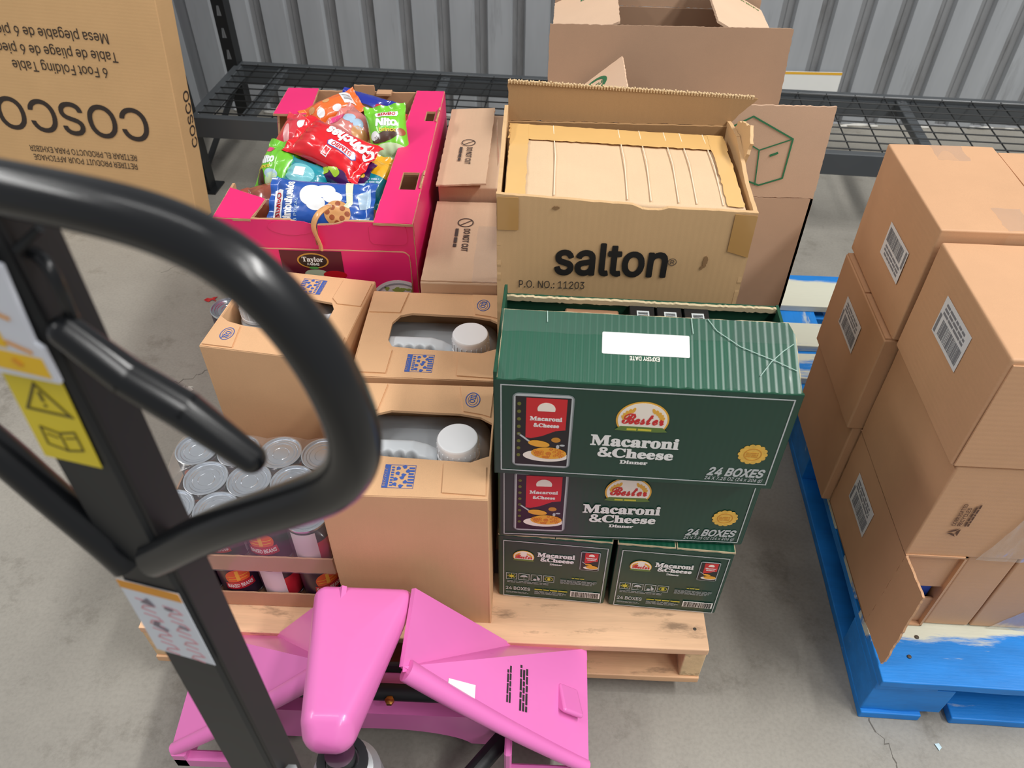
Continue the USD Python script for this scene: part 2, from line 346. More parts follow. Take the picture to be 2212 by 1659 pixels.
# rubble of caulk along the foot of the wall
CAULK = mat("caulk_crumbs", lin(205, 203, 196), 0.8, var=0.15, scale=40)
rng = np.random.RandomState(8); ms = []
for k in range(46):
    m = trimesh.creation.icosphere(1, 1.0); m.apply_scale((rng.uniform(.012, .045), rng.uniform(.004, .009), rng.uniform(.003, .008)))
    m.apply_translation((rng.uniform(-1.6, 2.4), 2.452 + rng.uniform(-.008, .012), 0.004)); ms.append(m)
t = Thing("caulk_debris", "broken whitish caulk crumbs along the foot of the steel wall", "debris", kind="stuff"); t.part("crumbs", cat_(ms), CAULK)

# ---- steel rack with wire deck
RACK = mat("rack_paint", lin(74, 78, 81), 0.36, var=0.08, scale=4, spec=0.5)
RACKD = mat("rack_post_paint", lin(30, 32, 33), 0.4, var=0.1, scale=4)
RL, RD, RZ = 3.3, 0.487, 0.28
rk = Thing("storage_rack", "dark grey steel storage rack with a wire mesh shelf along the wall", "rack", (-1.49, 1.808, 0.0), math.radians(-4.1))
def beam(y, sgn):
    prof = Polygon([(0, 0), (0, 0.07), (0.004, 0.072), (0.026, 0.072), (0.030, 0.068), (0.030, 0.056), (0.042, 0.056), (0.042, 0)])
    m = trimesh.creation.extrude_polygon(prof, RL, engine="earcut")
    M = np.eye(4); M[:3, 0] = (0, sgn, 0); M[:3, 1] = (0, 0, 1); M[:3, 2] = (1, 0, 0); M[:3, 3] = (-0.03, y, RZ - 0.072)
    m.apply_transform(M); m.fix_normals(); return m
rk.part("front_beam", beam(0.0, 1), RACK, smooth=False); rk.part("back_beam", beam(RD, -1), RACK, smooth=False)
rk.part("side_beam", cham(-0.028, 0.03, RZ - 0.05, 0.004, RD - 0.03, RZ), RACK, smooth=False)
def post(x, y):
    holes = [Polygon([(0.012, z), (0.030, z), (0.026, z + 0.036), (0.017, z + 0.036)]) for z in np.arange(0.302, 1.75, 0.078)]
    face = sbox(0, 0, 0.046, 1.8).difference(unary_union(holes))
    a = ext(face, 0.003, frame((x, y, 0), (1, 0, 0), (0, 0, 1)))
    b = box(x, y, 0, x + 0.003, y + 0.05, 1.8); c_ = box(x + 0.043, y, 0, x + 0.046, y + 0.05, 1.8)
    f = box(x - 0.02, y - 0.02, 0, x + 0.07, y + 0.07, 0.006)
    return cat_([a, c_, f])
rk.part("post", post(-0.058, RD - 0.045), RACKD, smooth=False); rk.part("post", post(-0.058, -0.004), RACKD, smooth=False)
rk.part("brace", tube([(-0.035, 0.02, 0.05), (-0.035, RD - 0.02, 0.22)], 0.011, 8), RACKD)
for xb in (0.16, 0.78, 1.62, 2.42):
    rk.part("cross_bar", cham(xb - 0.018, 0.03, RZ - 0.034, xb + 0.018, RD - 0.03, RZ - 0.008), RACK, smooth=False)
ws = []
for i in range(9): ws.append(tube([(0.0, 0.036 + i * 0.051, RZ + 0.0015), (RL - 0.05, 0.036 + i * 0.051, RZ + 0.0015)], 0.0024, 6))
for i in range(32):
    x = 0.06 + i * 0.1; ws.append(tube([(x, 0.012, RZ - 0.012), (x, 0.014, RZ - 0.002), (x, 0.03, RZ - 0.002), (x, RD - 0.03, RZ - 0.002), (x, RD - 0.012, RZ - 0.002), (x, RD - 0.01, RZ - 0.012)], 0.0024, 6))
rk.part("wire_mesh", cat_(ws), RACKD, kind="stuff")
BOLT = mat("zinc", lin(190, 192, 195), 0.3, metallic=1.0)
for xb in (0.16, 0.78, 1.62, 2.42): rk.part("bolt", lathe([(0, 0), (0.006, 0), (0.006, 0.003), (0, 0.004)], 12, (xb, RD - 0.05, RZ - 0.008)), BOLT)

# paper sign leaning on the wall behind the rack
sg = Thing("wall_sign", "white paper sign with yellow top edge behind the rack shelf", "sign", (0.60, 2.462, 0.055))
sg.part("sheet", box(0, -0.004, 0, 0.262, 0.0, 0.165), WHITE, smooth=False)
SY = flat("sign_yellow", (232, 178, 52), 0.5)
decal(sg, "yellow_edge", sbox(0, 0.155, 0.262, 0.165), frame((0, -0.004, 0), (1, 0, 0), (0, 0, 1)), SY)
decal(sg, "yellow_spot", ell(0.172, 0.045, 0.026, 0.026), frame((0, -0.004, 0), (1, 0, 0), (0, 0, 1)), SY)
sg.part("stand_edge", box(0, -0.03, -0.055, 0.262, 0.012, 0.0), RACKD, smooth=False)

# ================================================================== TABLE CARTON leaning on the left
KR = kraft("kraft_table_carton", (209, 170, 121), 0.7, corr=0.05, axis="z")
def lean_axes(yaw, lean, roll):
    u = np.array([math.cos(yaw), math.sin(yaw), 0]); n0 = np.array([-math.sin(yaw), math.cos(yaw), 0]); z = np.array([0, 0, 1.0])
    w = z * math.cos(lean) + n0 * math.sin(lean); n = n0 * math.cos(lean) - z * math.sin(lean)
    return u * math.cos(roll) + w * math.sin(roll), -u * math.sin(roll) + w * math.cos(roll), n
cu, cw, cn = lean_axes(-0.084, 0.13, -0.03)
CM = np.eye(4); CM[:3, 0], CM[:3, 1], CM[:3, 2], CM[:3, 3] = cu, cn, cw, (-1.456, 1.55, 0.022)
ct = Thing("table_carton", "tall flat brown carton for a folding table standing upside down against the wall", "carton", M=CM)
ct.part("body", soft_box(0.80, 0.098, 0.95, 0.004, 0.0014, 3, org=(-0.80, 0, 0)), KR)
# local: x = right along the face (0 at its right edge), y into the box, z up the face; the print is upside down
CF = frame((0, 0, 0), (-1, 0, 0), (0, 0, -1)); INKC = flat("brown_black_ink", (52, 42, 36), 0.7)
def cosco_txt(s, right, base, w=None, h=None, **k): decal(ct, "lettering", mv(text(s, w, h, **k), -0 + right, -base), frame((0, 0, 0), (-1, 0, 0), (0, 0, -1)), INKC, lift=0.0012)
cosco_txt("COSCO", 0.103, 0.373, 0.497, 0.100, bold=2, res=192, simp=0.7)
cosco_txt("6 Foot Folding Table", 0.196, 0.489, 0.302, 0.029)
cosco_txt("Table de pliage de 6 pieds", 0.153, 0.537, 0.395, 0.029)
cosco_txt("Mesa plegable de 6 pies", 0.169, 0.588, 0.362, 0.029)
cosco_txt("Contents: 1", 0.298, 0.708, 0.165, 0.029)
cosco_txt("RETIRER PRODUIT POUR AFFICHAGE", 0.172, 0.195, 0.350, 0.019)
cosco_txt("RETIRAR EL PRODUCTO PARA EXHIBIR", 0.167, 0.224, 0.360, 0.019)
decal(ct, "lettering", text("COSCO", 0.178, 0.034, bold=1), frame((0, 0.088, 0.242), (0, 0, 1), (0, -1, 0)), INKC, lift=0.0012)

# ================================================================== WOODEN PALLET
PZ = 0.175                                   # top of its deck
def plank(x0, y0, z0, x1, y1, z1, seed, amp=0.0012):
    m = soft_box(x1 - x0, y1 - y0, z1 - z0, 0.0025, amp, seed, 16, (x0, y0, z0), 14.0); return m
def wood(name, rgb, k, alongx=True, dirt=(0.56, 0.68)):
    st = (1.2, 16, 16) if alongx else (16, 1.2, 16)
    return mat(name, lin(*rgb), 0.65, var=0.16, scale=3.0, stretch=st, alpha2=scl(lin(*rgb), 0.42), thr=dirt, scale2=5.0, stretch2=(1.5, 5, 5) if alongx else (5, 1.5, 5), offset=(k * 1.7, k * 2.3, k), bump=0.15, bscale=8, bstretch=(2, 30, 30) if alongx else (30, 2, 30))
WX = [wood("pine_board_%d" % k, c, k) for k, c in enumerate([(226, 184, 146), (219, 175, 134), (228, 190, 154)])]
WY = wood("pine_stringer", (222, 190, 145), 7, False)
wp = Thing("wooden_pallet", "worn pale wooden pallet raised on the pink pallet jack", "pallet", (-1.016, 0.0, 0.0), 0.0)
for k, (y0, y1) in enumerate([(0, .142), (.205, .295), (.385, .475), (.565, .655), (.745, .835), (.925, 1.015), (1.077, 1.219)]):
    wp.part("deck_board", plank(0, y0, PZ - 0.018, 1.016, y1, PZ, k), WX[k % 3])
for k, x in enumerate((0.0, 0.489, 0.978)): wp.part("stringer", plank(x, 0.004, 0.070, x + 0.038, 1.215, PZ - 0.018, 20 + k), WY)
for k, (y0, y1) in enumerate([(0.0, .10), (.56, .66), (1.119, 1.219)]): wp.part("bottom_board", plank(0, y0, 0.052, 1.016, y1, 0.070, 30 + k), WX[(k + 1) % 3])
NAIL = mat("nail_steel", lin(95, 88, 80), 0.5, metallic=0.8)
for x in (0.019, 0.508, 0.997):
    for dy in (0.04, 0.10): wp.part("nail", lathe([(0, 0), (0.0035, 0), (0.0032, 0.0008), (0, 0.0012)], 10, (x + 0.004 * math.sin(dy * 90), dy, PZ - 0.0004)), NAIL)

# ================================================================== BLUE PALLET
def blue(name, k, thr, alongx=True, grad=None):
    return mat(name, lin(22, 128, 214), 0.55, var=0.18, scale=4, stretch=(2, 6, 6) if alongx else (6, 2, 6), alpha2=lin(212, 214, 196), thr=thr, grad=grad, scale2=3.0, stretch2=(0.9, 6.5, 5) if alongx else (6.5, 0.9, 5), offset=(k * 2.1, k * 1.3, k * .7), bump=0.2, bscale=8, bstretch=(2, 30, 30) if alongx else (30, 2, 30))
BP = Thing("blue_pallet", "chipped blue painted wooden block pallet under the stacked brown cartons", "pallet", (0.303, -0.028, 0.0), math.radians(-1.6))
BX = [blue("blue_lead_board", 0, (0.52, 0.60), grad=("y", 2.2, 0.085)), blue("blue_worn_board", 1, (0.40, 0.50)), blue("blue_bare_board", 2, (0.33, 0.45))]
BREAR = blue("blue_rear_board", 5, (0.33, 0.45), grad=("y", -10.0, 1.185)); BB = blue("blue_block", 3, (0.66, 0.72)); BYS = blue("blue_stringer_board", 4, (0.62, 0.70), False)
ys = [(0, .145), (.175, .27), (.34, .435), (.51, .71), (.78, .875), (.905, 1.0), (1.074, 1.219)]
for k, (y0, y1) in enumerate(ys): BP.part("deck_board", plank(0, y0, 0.122, 1.0, y1, 0.142, 40 + k, 0.002), BX[0] if k == 0 else BREAR if k == 6 else BX[2 if k == 5 else 1])
for k, x in enumerate((0.0, 0.45, 0.89)): BP.part("stringer_board", plank(x, 0.006, 0.103, x + 0.11, 1.213, 0.122, 50 + k, 0.002), BYS)
for k, x in enumerate((0.0, 0.43, 0.855)):
    for j, y in enumerate((0.008, 0.56, 1.07)): BP.part("block", plank(x, y, 0.020, x + 0.145, y + 0.14, 0.103, 60 + k * 3 + j, 0.003), BB)
for k, (y0, y1) in enumerate([(0.0, .10), (1.119, 1.219)]): BP.part("bottom_board", plank(0.165 if k == 0 else 0, y0, 0.0, 1.0, y1, 0.020, 70 + k, 0.002), BB)
for k, x in enumerate((0.0, 0.89)): BP.part("bottom_board", plank(x, 0.0 if k == 0 else .1, 0.0, x + 0.11, 1.119, 0.020, 75 + k, 0.002), BB)
for x, y in ((0.06, 0.05), (0.085, 0.09), (0.5, 0.06), (0.53, 0.1)): BP.part("nail", lathe([(0, 0), (0.004, 0), (0.0035, 0.0008), (0, 0.0012)], 10, (x, y, 0.1432)), NAIL)

# ================================================================== BROWN CARTONS ON THE BLUE PALLET
KB = kraft("kraft_brown", (205, 160, 122), 0.62, corr=0.05, axis="z", spec=0.4)
KBI = kraft("kraft_brown_inside", (180, 138, 102), 0.75)
LAB = flat("label_paper", (222, 224, 226), 0.5); BARI = flat("bar_ink", (128, 130, 136), 0.6)
TAPE = film("clear_tape", (1, 1, 1), 0.02, 0.22, 0.0)
def side_label(T, y0, y1, z0, z1, x=0.0, flip=False):
    """white barcode label on the face x = 0 (seen from -x)"""
    W, H = y1 - y0, z1 - z0
    M = frame((x, y1, z0), (0, -1, 0), (0, 0, 1))
    if flip: M = frame((x, y0, z1), (0, 1, 0), (0, 0, -1))
    p = T.part("barcode_label", ext(sbox(0, 0, W, H), 0.0003, M, 0.0012), LAB, smooth=False)
    b = unary_union([bars(W * .18, H * .10, W * .95, H * .52, 30, 4), textlines(W * .10, H * .60, W * .95, H * .93, 3, 6), textlines(W * 0.03, H * .05, W * 0.10, H * .9, 1, 2)])
    T.part("print", ext(b, PT, M, 0.0016), BARI, p, smooth=False)
def brown(label, x, y, z, w, d, h, rz=0.0, seed=0, lab=None, seam=True, flip=False, group=None):
    T = Thing("brown_carton", label, "carton", (x, y, z), rz, group)
    T.part("body", soft_box(w, d, h, 0.0035, 0.0016, seed), KB)
    if seam:
        top = frame((0, 0, h), (1, 0, 0), (0, 1, 0))
        for k in (0, 1): T.part("top_flap", ext(sbox(0.002, 0.003 + k * d / 2, w - 0.002, d / 2 - 0.002 + k * (d / 2 - 0.001)), 0.003, top, 0.0), KB, smooth=False)
    if lab: side_label(T, *lab, flip=flip)
    return T
Y0 = 0.086
R = math.radians(-1.2)
T2 = brown("top front brown carton on the blue pallet, with the largest barcode label", 0.290, Y0, 0.585, 0.44, 0.272, 0.208, R, 1, (0.093, 0.192, 0.100, 0.166), seam=False)
T1 = brown("top back brown carton on the blue pallet, behind the front one", 0.291, 0.366, 0.588, 0.184, 0.284, 0.222, R, 2, (0.060, 0.158, 0.075, 0.138), seam=False, flip=True)
T3 = brown("paler brown carton at the stack's top right, cut by the photo's edge", 0.481, 0.366, 0.588, 0.40, 0.275, 0.212, R, 3, None)
L1 = brown("brown carton in the middle back layer, jutting past the carton above it", 0.282, 0.372, 0.362, 0.42, 0.268, 0.220, R, 4, (0.094, 0.192, 0.108, 0.172))
L2 = brown("brown carton in the middle front layer with a recycling sign and clear tape", 0.302, Y0, 0.360, 0.42, 0.280, 0.222, R, 5, None)
L0 = brown("brown carton at the bottom back left of the blue pallet", 0.293, 0.372, 0.1440, 0.40, 0.270, 0.218, R, 6, None)
# clear tape, prints
def tape_patch(T, poly, M, seed=0):
    m = ext(poly, 0.0003, M, 0.0036); T.part("clear_tape", m, TAPE, smooth=False)
tape_patch(T2, ragged(sbox(0.14, 0.205, 0.195, 0.270), 0.002, 0.01, 1), frame((0, 0, 0.208), (1, 0, 0), (0, 1, 0)))
tape_patch(T1, ragged(sbox(0.10, 0.002, 0.145, 0.07), 0.002, 0.01, 2), frame((0, 0, 0.219), (1, 0, 0), (0, 1, 0)))
tape_patch(T1, ragged(sbox(0.07, 0.225, 0.125, 0.28), 0.002, 0.01, 3), frame((0, 0, 0.219), (1, 0, 0), (0, 1, 0)))
tape_patch(T1, ragged(sbox(0.10, 0.185, 0.145, 0.222), 0.002, 0.01, 2), frame((0, -0.003, 0), (1, 0, 0), (0, 0, 1)))
# front faces: flap fold of the top carton, tape down the front, recycling print
fr = frame((0, 0, 0), (1, 0, 0), (0, 0, 1))
T2.part("front_flap", ext(sbox(0.004, 0.004, 0.14, 0.200), 0.0025, fr, 0.001), KB, smooth=False)
TWR = film("crumpled_tape", (1, 1, 1), 0.04, 0.12, 0.02)
def crumple(poly, M, amp, seed, lift):
    m = ext(poly, 0.0004, None); 
    for _ in range(5): m = m.subdivide()
    v = m.vertices.copy(); v[:, 2] += lift + amp * (meshkit.fbm(np.c_[v[:, 0] * 60, v[:, 1] * 22, v[:, 0] * 0 + seed], 3, seed)); m.vertices = v; m.apply_transform(M); return m
T2.part("crumpled_tape", crumple(sbox(0.145, 0.0, 0.20, 0.205), fr, 0.004, 3, 0.003), TWR, smooth=True)
L2.part("crumpled_tape", crumple(Polygon([(0.115, 0.0), (0.20, 0.0), (0.20, 0.222), (0.155, 0.222), (0.145, 0.12)]), fr, 0.004, 5, 0.002), TWR, smooth=True)
INKB = flat("carton_ink", (92, 62, 42), 0.7)
tri = Polygon([(0, 0), (0.026, 0), (0.013, 0.0225)]); tr = tri.buffer(-0.0005).difference(tri.buffer(-0.0042))
for a in (0, 120, 240): tr = tr.difference(affinity.rotate(sbox(0.0115, 0.012, 0.0145, 0.03), a, origin=(0.013, 0.0075)))
rec = affinity.rotate(unary_union([tr, mv(text("CORRUGATED", 0.055, 0.006, bold=1), 0.03, 0.013), mv(text("RECYCLES", 0.046, 0.006, bold=1), 0.03, 0.004), textlines(0.03, -0.008, 0.085, 0.001, 2, 3)]), 90, origin=(0, 0))
decal(L2, "recycling_print", mv(rec, 0.062, 0.055), fr, INKB, lift=0.0014)
# bottom front row: narrow cartons
Bn = Thing("brown_carton", "narrow brown carton with open end flaps at the blue pallet's front corner", "carton", (0.303, Y0 - 0.002, 0.1440), R)
Bn.part("left_panel", ext(ragged(sbox(0, 0, 0.284, 0.218), 0.0006, 0.01, 1), 0.004, frame((0.004, 0.284, 0), (0, -1, 0), (0, 0, 1)), -0.0), KB, smooth=False)
Bn.part("right_panel", box(0.098, 0, 0, 0.102, 0.284, 0.218), KB, smooth=False)
Bn.part("top_panel", box(0.0, 0, 0.214, 0.102, 0.284, 0.218), KB, smooth=False)
Bn.part("bottom_panel", box(0.0, 0, 0.0, 0.102, 0.284, 0.004), KB, smooth=False)
Bn.part("back_panel", box(0.0, 0.28, 0.0, 0.102, 0.284, 0.218), KB, smooth=False)
Bn.part("side_flap", ext(ragged(Polygon([(0, 0.004), (0.0, 0.217), (0.078, 0.214), (0.086, 0.02), (0.082, 0.004)]), 0.0012, 0.006, 2), 0.004, frame((0.004, 0.0, 0), (0.06, -1, 0), (0, 0, 1)), 0), KB, smooth=False)
Bn.part("end_flap", ext(sbox(0.006, 0.118, 0.098, 0.214), 0.0035, fr, -0.012), KB, smooth=False)
Bn.part("end_flap", ext(sbox(0.006, 0.006, 0.098, 0.080), 0.0035, fr, -0.012), KB, smooth=False)
side_label(Bn, 0.125, 0.224, 0.092, 0.162)
bl = Thing("blue_packet", "blue packet seen between the open end flaps of the narrow carton", "packet", (0.309, Y0 + 0.018, 0.148), R)
bl.part("packet", soft_box(0.088, 0.24, 0.19, 0.004, 0.0008, 4), flat("packet_blue", (38, 72, 170), 0.5))
for k, (x, w) in enumerate(((0.411, 0.080), (0.494, 0.100), (0.597, 0.10))):
    T = brown(["narrow brown carton second from the left in the bottom front row", "narrow brown carton third from the left in the bottom front row", "narrow brown carton at the right end of the bottom front row"][k], x, Y0 + 0.002 - k * 0.002, 0.1440, w, 0.27, 0.214, R, 11 + k, None, seam=False)
    if k == 1: T.part("clear_tape", crumple(Polygon([(0.03, 0.0), (0.1, 0.0), (0.1, 0.1)]), fr, 0.002, 8, 0.0012), TWR, smooth=True)

# ================================================================== OIL JUGS IN CARTONS on the wooden pallet
KJ = kraft("kraft_jug_carton", (220, 175, 132), 0.68, corr=0.04, axis="x", spec=0.35)
BLUEI = flat("blue_stamp_ink", (62, 92, 168), 0.7)
GRIPP = mat("grip_plastic", lin(214, 219, 223), 0.35, var=0.03); JUGP = mat("jug_plastic", lin(164, 168, 172), 0.38, var=0.03); CAPP = mat("cap_plastic", lin(250, 250, 251), 0.35, var=0.02)
JW, JD, JH = 0.257, 0.245, 0.355
HOLE = unary_union([Polygon([(0.052, 0.10), (0.062, 0.082), (0.10, 0.078), (0.225, 0.072), (0.244, 0.082), (0.2535, 0.086), (0.2535, 0.158), (0.235, 0.170), (0.20, 0.177), (0.085, 0.180), (0.064, 0.172), (0.052, 0.150)]).buffer(0.004).buffer(-0.004)])
def arrows(cx, cy, r):
    out = []
    for k in range(5):
        a = 2 * math.pi * k / 5
        out.append(affinity.rotate(Polygon([(cx + r - .0022, cy - .003), (cx + r + .0022, cy - .003), (cx + r + .0036, cy), (cx + r, cy + .0045), (cx + r - .0036, cy)]), math.degrees(a), origin=(cx, cy)))
    return unary_union(out)
def jug_carton(label, jlabel, x, y, rz, seed, hidden_stamp=False):
    T = Thing("jug_carton", label, "carton", (x, y, PZ), rz, None)
    t = 0.004
    T.part("front_panel", soft_box(JW, t, JH - 0.001, 0.0018, 0.0010, seed), KJ)
    T.part("back_panel", soft_box(JW, t, JH - 0.001, 0.0018, 0.0010, seed + 1, org=(0, JD - t, 0)), KJ)
    T.part("side_panel", soft_box(t, JD, JH - 0.001, 0.0018, 0.0010, seed + 2), KJ)
    T.part("side_panel", soft_box(t, JD, JH - 0.001, 0.0018, 0.0010, seed + 3, org=(JW - t, 0, 0)), KJ)
    T.part("bottom_panel", box(t, t, 0, JW - t, JD - t, 0.004), KJ, smooth=False)
    top = frame((0, 0, JH - 0.005), (1, 0, 0), (0, 1, 0))
    T.part("top_panel", ext(sbox(0.001, 0.001, JW - 0.001, JD - 0.001).difference(HOLE), 0.005, top), KJ, smooth=False)
    # outer flap pieces lying on the top panel
    up_ = frame((0, 0, JH), (1, 0, 0), (0, 1, 0))
    for pl in (Polygon([(0.187, 0.009), (0.2525, 0.006), (0.250, 0.063), (0.184, 0.066)]), Polygon([(0.004, 0.010), (0.062, 0.009), (0.064, 0.070), (0.05, 0.085), (0.004, 0.085)]),
               Polygon([(0.004, 0.178), (0.062, 0.178), (0.070, 0.241), (0.004, 0.241)]), Polygon([(0.205, 0.181), (0.236, 0.175), (0.25, 0.17), (0.252, 0.241), (0.195, 0.241)])):
        T.part("top_flap", ext(pl, 0.0028, up_, 0.0), KJ, smooth=False)
    # blue prints
    st = unary_union([ring(rrect(0.094, 0.016, 0.142, 0.062, 0.0005), 0.0007), sbox(0.095, 0.017, 0.103, 0.061).difference(affinity.rotate(mv(text("RECYCLE", 0.036, 0.004, bold=1), 0.099, 0.02), 90, origin=(0.099, 0.02)).buffer(0)),
                      arrows(0.122, 0.050, 0.0085), arrows(0.120, 0.0285, 0.0085), textlines(0.132, 0.02, 0.141, 0.06, 7, 3), textlines(0.105, 0.02, 0.110, 0.06, 8, 4)])
    decal(T, "recycling_print", st, up_, BLUEI, lift=0.0003)
    sx, sy = 0.2185, 0.2075
    seal = unary_union([ring(ell(sx, sy, 0.0125, 0.0175), 0.0014), ring(ell(sx, sy, 0.0082, 0.0125), 0.0006), affinity.rotate(mv(text("OIL", None, 0.009, bold=2), sx - 0.007, sy - 0.004), 80, origin=(sx, sy))])
    decal(T, "oval_stamp", seal, up_, BLUEI, lift=0.0032)
    # jug inside
    J = Thing("jug", jlabel, "jug", (x, y, PZ), rz, None)
    bod = soft_box(JW - 0.016, JD - 0.016, 0.300, 0.035, 0, seed, org=(0.008, 0.008, 0.005)); 
    v = bod.vertices.copy(); k = np.clip((v[:, 2] - 0.285) / 0.02, 0, 1); v[:, 2] += 0.018 * k * np.clip(1 - np.abs(v[:, 1] - 0.12) / 0.09, 0, 1); bod.vertices = v
    J.part("body", bod, JUGP)
    # grip: a bar with finger scallops, sloping into the neck
    xs = np.linspace(0.035, 0.168, 60); zt = np.interp(xs, [0.035, 0.05, 0.128, 0.15, 0.168], [0.318, 0.345, 0.345, 0.338, 0.326]); thick = 0.013 + 0 * xs
    yy = 0.112 + 0 * xs; sc = np.where((xs > 0.060) & (xs < 0.1385), 0.0075 * np.abs(np.sin((xs - 0.060) / 0.0196 * np.pi)), 0)
    rows = []; ang = np.linspace(0, 2 * np.pi, 18, endpoint=False)
    for i in range(60):
        ry = 0.0175; c_, s_ = np.cos(ang), np.sin(ang); yv = yy[i] + ry * np.sign(c_) * np.abs(c_) ** .6; yv = np.where(c_ < 0, yv + sc[i] * np.abs(c_), yv)
        rows.append(np.c_[np.full(18, xs[i]), yv, zt[i] - 0.014 + 0.014 * np.sign(s_) * np.abs(s_) ** .7])
    V = np.vstack(rows); i, j = np.meshgrid(np.arange(59), np.arange(18), indexing="ij"); q = np.stack([i * 18 + j, i * 18 + (j + 1) % 18, (i + 1) * 18 + (j + 1) % 18, (i + 1) * 18 + j], -1).reshape(-1, 4)
    g = trimesh.Trimesh(V, np.vstack([q[:, [0, 1, 2]], q[:, [0, 2, 3]]]), process=False); g.fix_normals()
    J.part("grip", g, GRIPP, smooth=50)
    J.part("neck", lathe([(0.0, 0.300), (0.040, 0.300), (0.037, 0.322), (0.031, 0.327), (0.031, 0.345), (0, 0.345)], 40, (0.202, 0.111, 0)), JUGP)
    cap = lathe([(0.0, 0.328), (0.0325, 0.328), (0.0345, 0.331), (0.0345, 0.337), (0.0335, 0.3385), (0.0335, 0.364), (0.0315, 0.3675), (0.029, 0.3685), (0.0, 0.3690)], 48, (0.202, 0.111, 0))
    cp = J.part("cap", cap, CAPP)
    rib = [cham(-0.0007, -0.0006, 0.339, 0.0015, 0.0006, 0.356, 0.0004) for _ in range(22)]
    for k, b in enumerate(rib):
        b.apply_translation((0.0333, 0, 0)); b.apply_transform(trimesh.transformations.rotation_matrix(2 * math.pi * k / 22, (0, 0, 1))); b.apply_translation((0.202, 0.111, 0))
    J.part("grip_ribs", cat_(rib), CAPP, cp, smooth=False)
    return T
jug_carton("tan jug carton at the pallet's front, right beside the green boxes", "translucent jug with white cap inside the front jug carton", -0.643, 0.036, 0.0, 1)
jug_carton("tan jug carton in the middle, behind the front jug carton", "translucent jug with white cap inside the middle jug carton, grip in full view", -0.644, 0.296, -0.01, 5)
a = -0.131; ux, uy = math.cos(a), math.sin(a)
jug_carton("tan jug carton on the left, partly behind the black handle loop", "translucent jug whose white cap shows inside the handle loop", -0.931 + 0.262 * ux - JD * uy - 0.004, 0.364 + 0.262 * uy + JD * ux, a + math.pi, 9)

# ================================================================== CANNED BEANS
TIN = mat("tinplate", lin(214, 219, 226), 0.22, var=0.03, metallic=1.0)
LBL = mat("can_label", lin(58, 38, 58), 0.35, var=0.15, scale=12)
ORNG = flat("label_orange", (226, 92, 44), 0.4); REDL = flat("label_red", (190, 36, 52), 0.4); PALE = flat("label_pale", (226, 206, 214), 0.45); YEL = flat("label_yellow", (236, 178, 60), 0.45)
CR, CH = 0.0372, 0.108
def on_cyl(poly, r, lift, ang0=0.0):
    m = ext(poly, 0.0002); m = trimesh.Trimesh(*trimesh.remesh.subdivide_to_size(m.vertices, m.faces, 0.006))
    v = m.vertices; a = v[:, 0] / r + ang0 - math.pi / 2; rr = r + lift + v[:, 2]
    return trimesh.Trimesh(np.c_[rr * np.cos(a), rr * np.sin(a), v[:, 1]], m.faces, process=False)
can0 = Thing("bean_can", "tin can with ridged silver lid, second from the right in the wrapped tray's front row", "can", (0, 0, 0), 0, "cans in the shrink-wrapped tray")
prof = [(0, 0.002), (0.033, 0.002), (0.0345, 0), (CR + .0006, 0), (CR + .0006, 0.003), (CR, 0.004), (CR, CH - 0.004), (CR + .0008, CH - 0.003), (CR + .0008, CH - .0003), (CR - .0004, CH), (CR - 0.002, CH - .0003), (CR - 0.003, CH - 0.004)]
bod = can0.part("body", lathe(prof, 40), TIN)
lidp = [(CR - 0.003, CH - 0.004), (0.0300, CH - 0.0042), (0.0292, CH - 0.0030), (0.0283, CH - 0.0042), (0.0245, CH - 0.0044), (0.0238, CH - 0.0034), (0.0230, CH - 0.0046), (0.0150, CH - 0.0046), (0.0143, CH - 0.0038), (0.0136, CH - 0.0046), (0, CH - 0.0046)]
can0.part("lid", lathe(lidp, 40), TIN, smooth=40)
lb = can0.part("label", lathe([(CR + .0002, 0.006), (CR + .0004, 0.0062), (CR + .0004, CH - 0.0062), (CR + .0002, CH - 0.006)], 40), LBL)
emb = ell(0, 0.070, 0.021, 0.024).intersection(sbox(-.03, 0.058, .03, .1))
can0.part("emblem", on_cyl(emb, CR, 0.0006), ORNG, lb)
can0.part("emblem_lines", on_cyl(unary_union([sbox(-.016, .066, .016, .0675), sbox(-.018, .074, .018, .0755), sbox(-.003, .062, .003, .09)]), CR, 0.0009), YEL, lb)
can0.part("banner", on_cyl(Polygon([(-.026, .036), (.026, .036), (.024, .057), (-.024, .057)]), CR, 0.0006), REDL, lb)
can0.part("lettering", on_cyl(mv(text("BAKED BEANS", 0.044, 0.010, bold=2), -0.022, 0.042), CR, 0.0009), WHITE, lb)
can0.part("nutrition_panel", on_cyl(sbox(0.050, 0.010, 0.092, 0.098), CR, 0.0006), PALE, lb)
can0.part("red_panel", on_cyl(sbox(0.092, 0.010, 0.125, 0.070), CR, 0.0006), REDL, lb)
def place_can(first, x, y, z, rz, label, group):
    if first:
        UsdGeom.Xformable(can0.prim).ClearXformOpOrder(); x_ = UsdGeom.Xformable(can0.prim)
        can0.prim.GetAttribute("xformOp:translate").Set(Gf.Vec3d(x, y, z)); can0.prim.GetAttribute("xformOp:rotateZ").Set(math.degrees(rz))
        x_.SetXformOpOrder([UsdGeom.XformOp(can0.prim.GetAttribute("xformOp:translate")), UsdGeom.XformOp(can0.prim.GetAttribute("xformOp:rotateZ"))])
        tag(can0.prim, label, None, group)
    else: copy_of(can0, "bean_can", label, (x, y, z), rz, group)
UG, LG = "cans in the shrink-wrapped tray", "cans in the lower tray"
ZU, ZL = 0.2925, 0.1805
rowC = [(-0.9245, 0.099), (-0.8485, 0.098), (-0.7725, 0.097), (-0.6965, 0.096)]
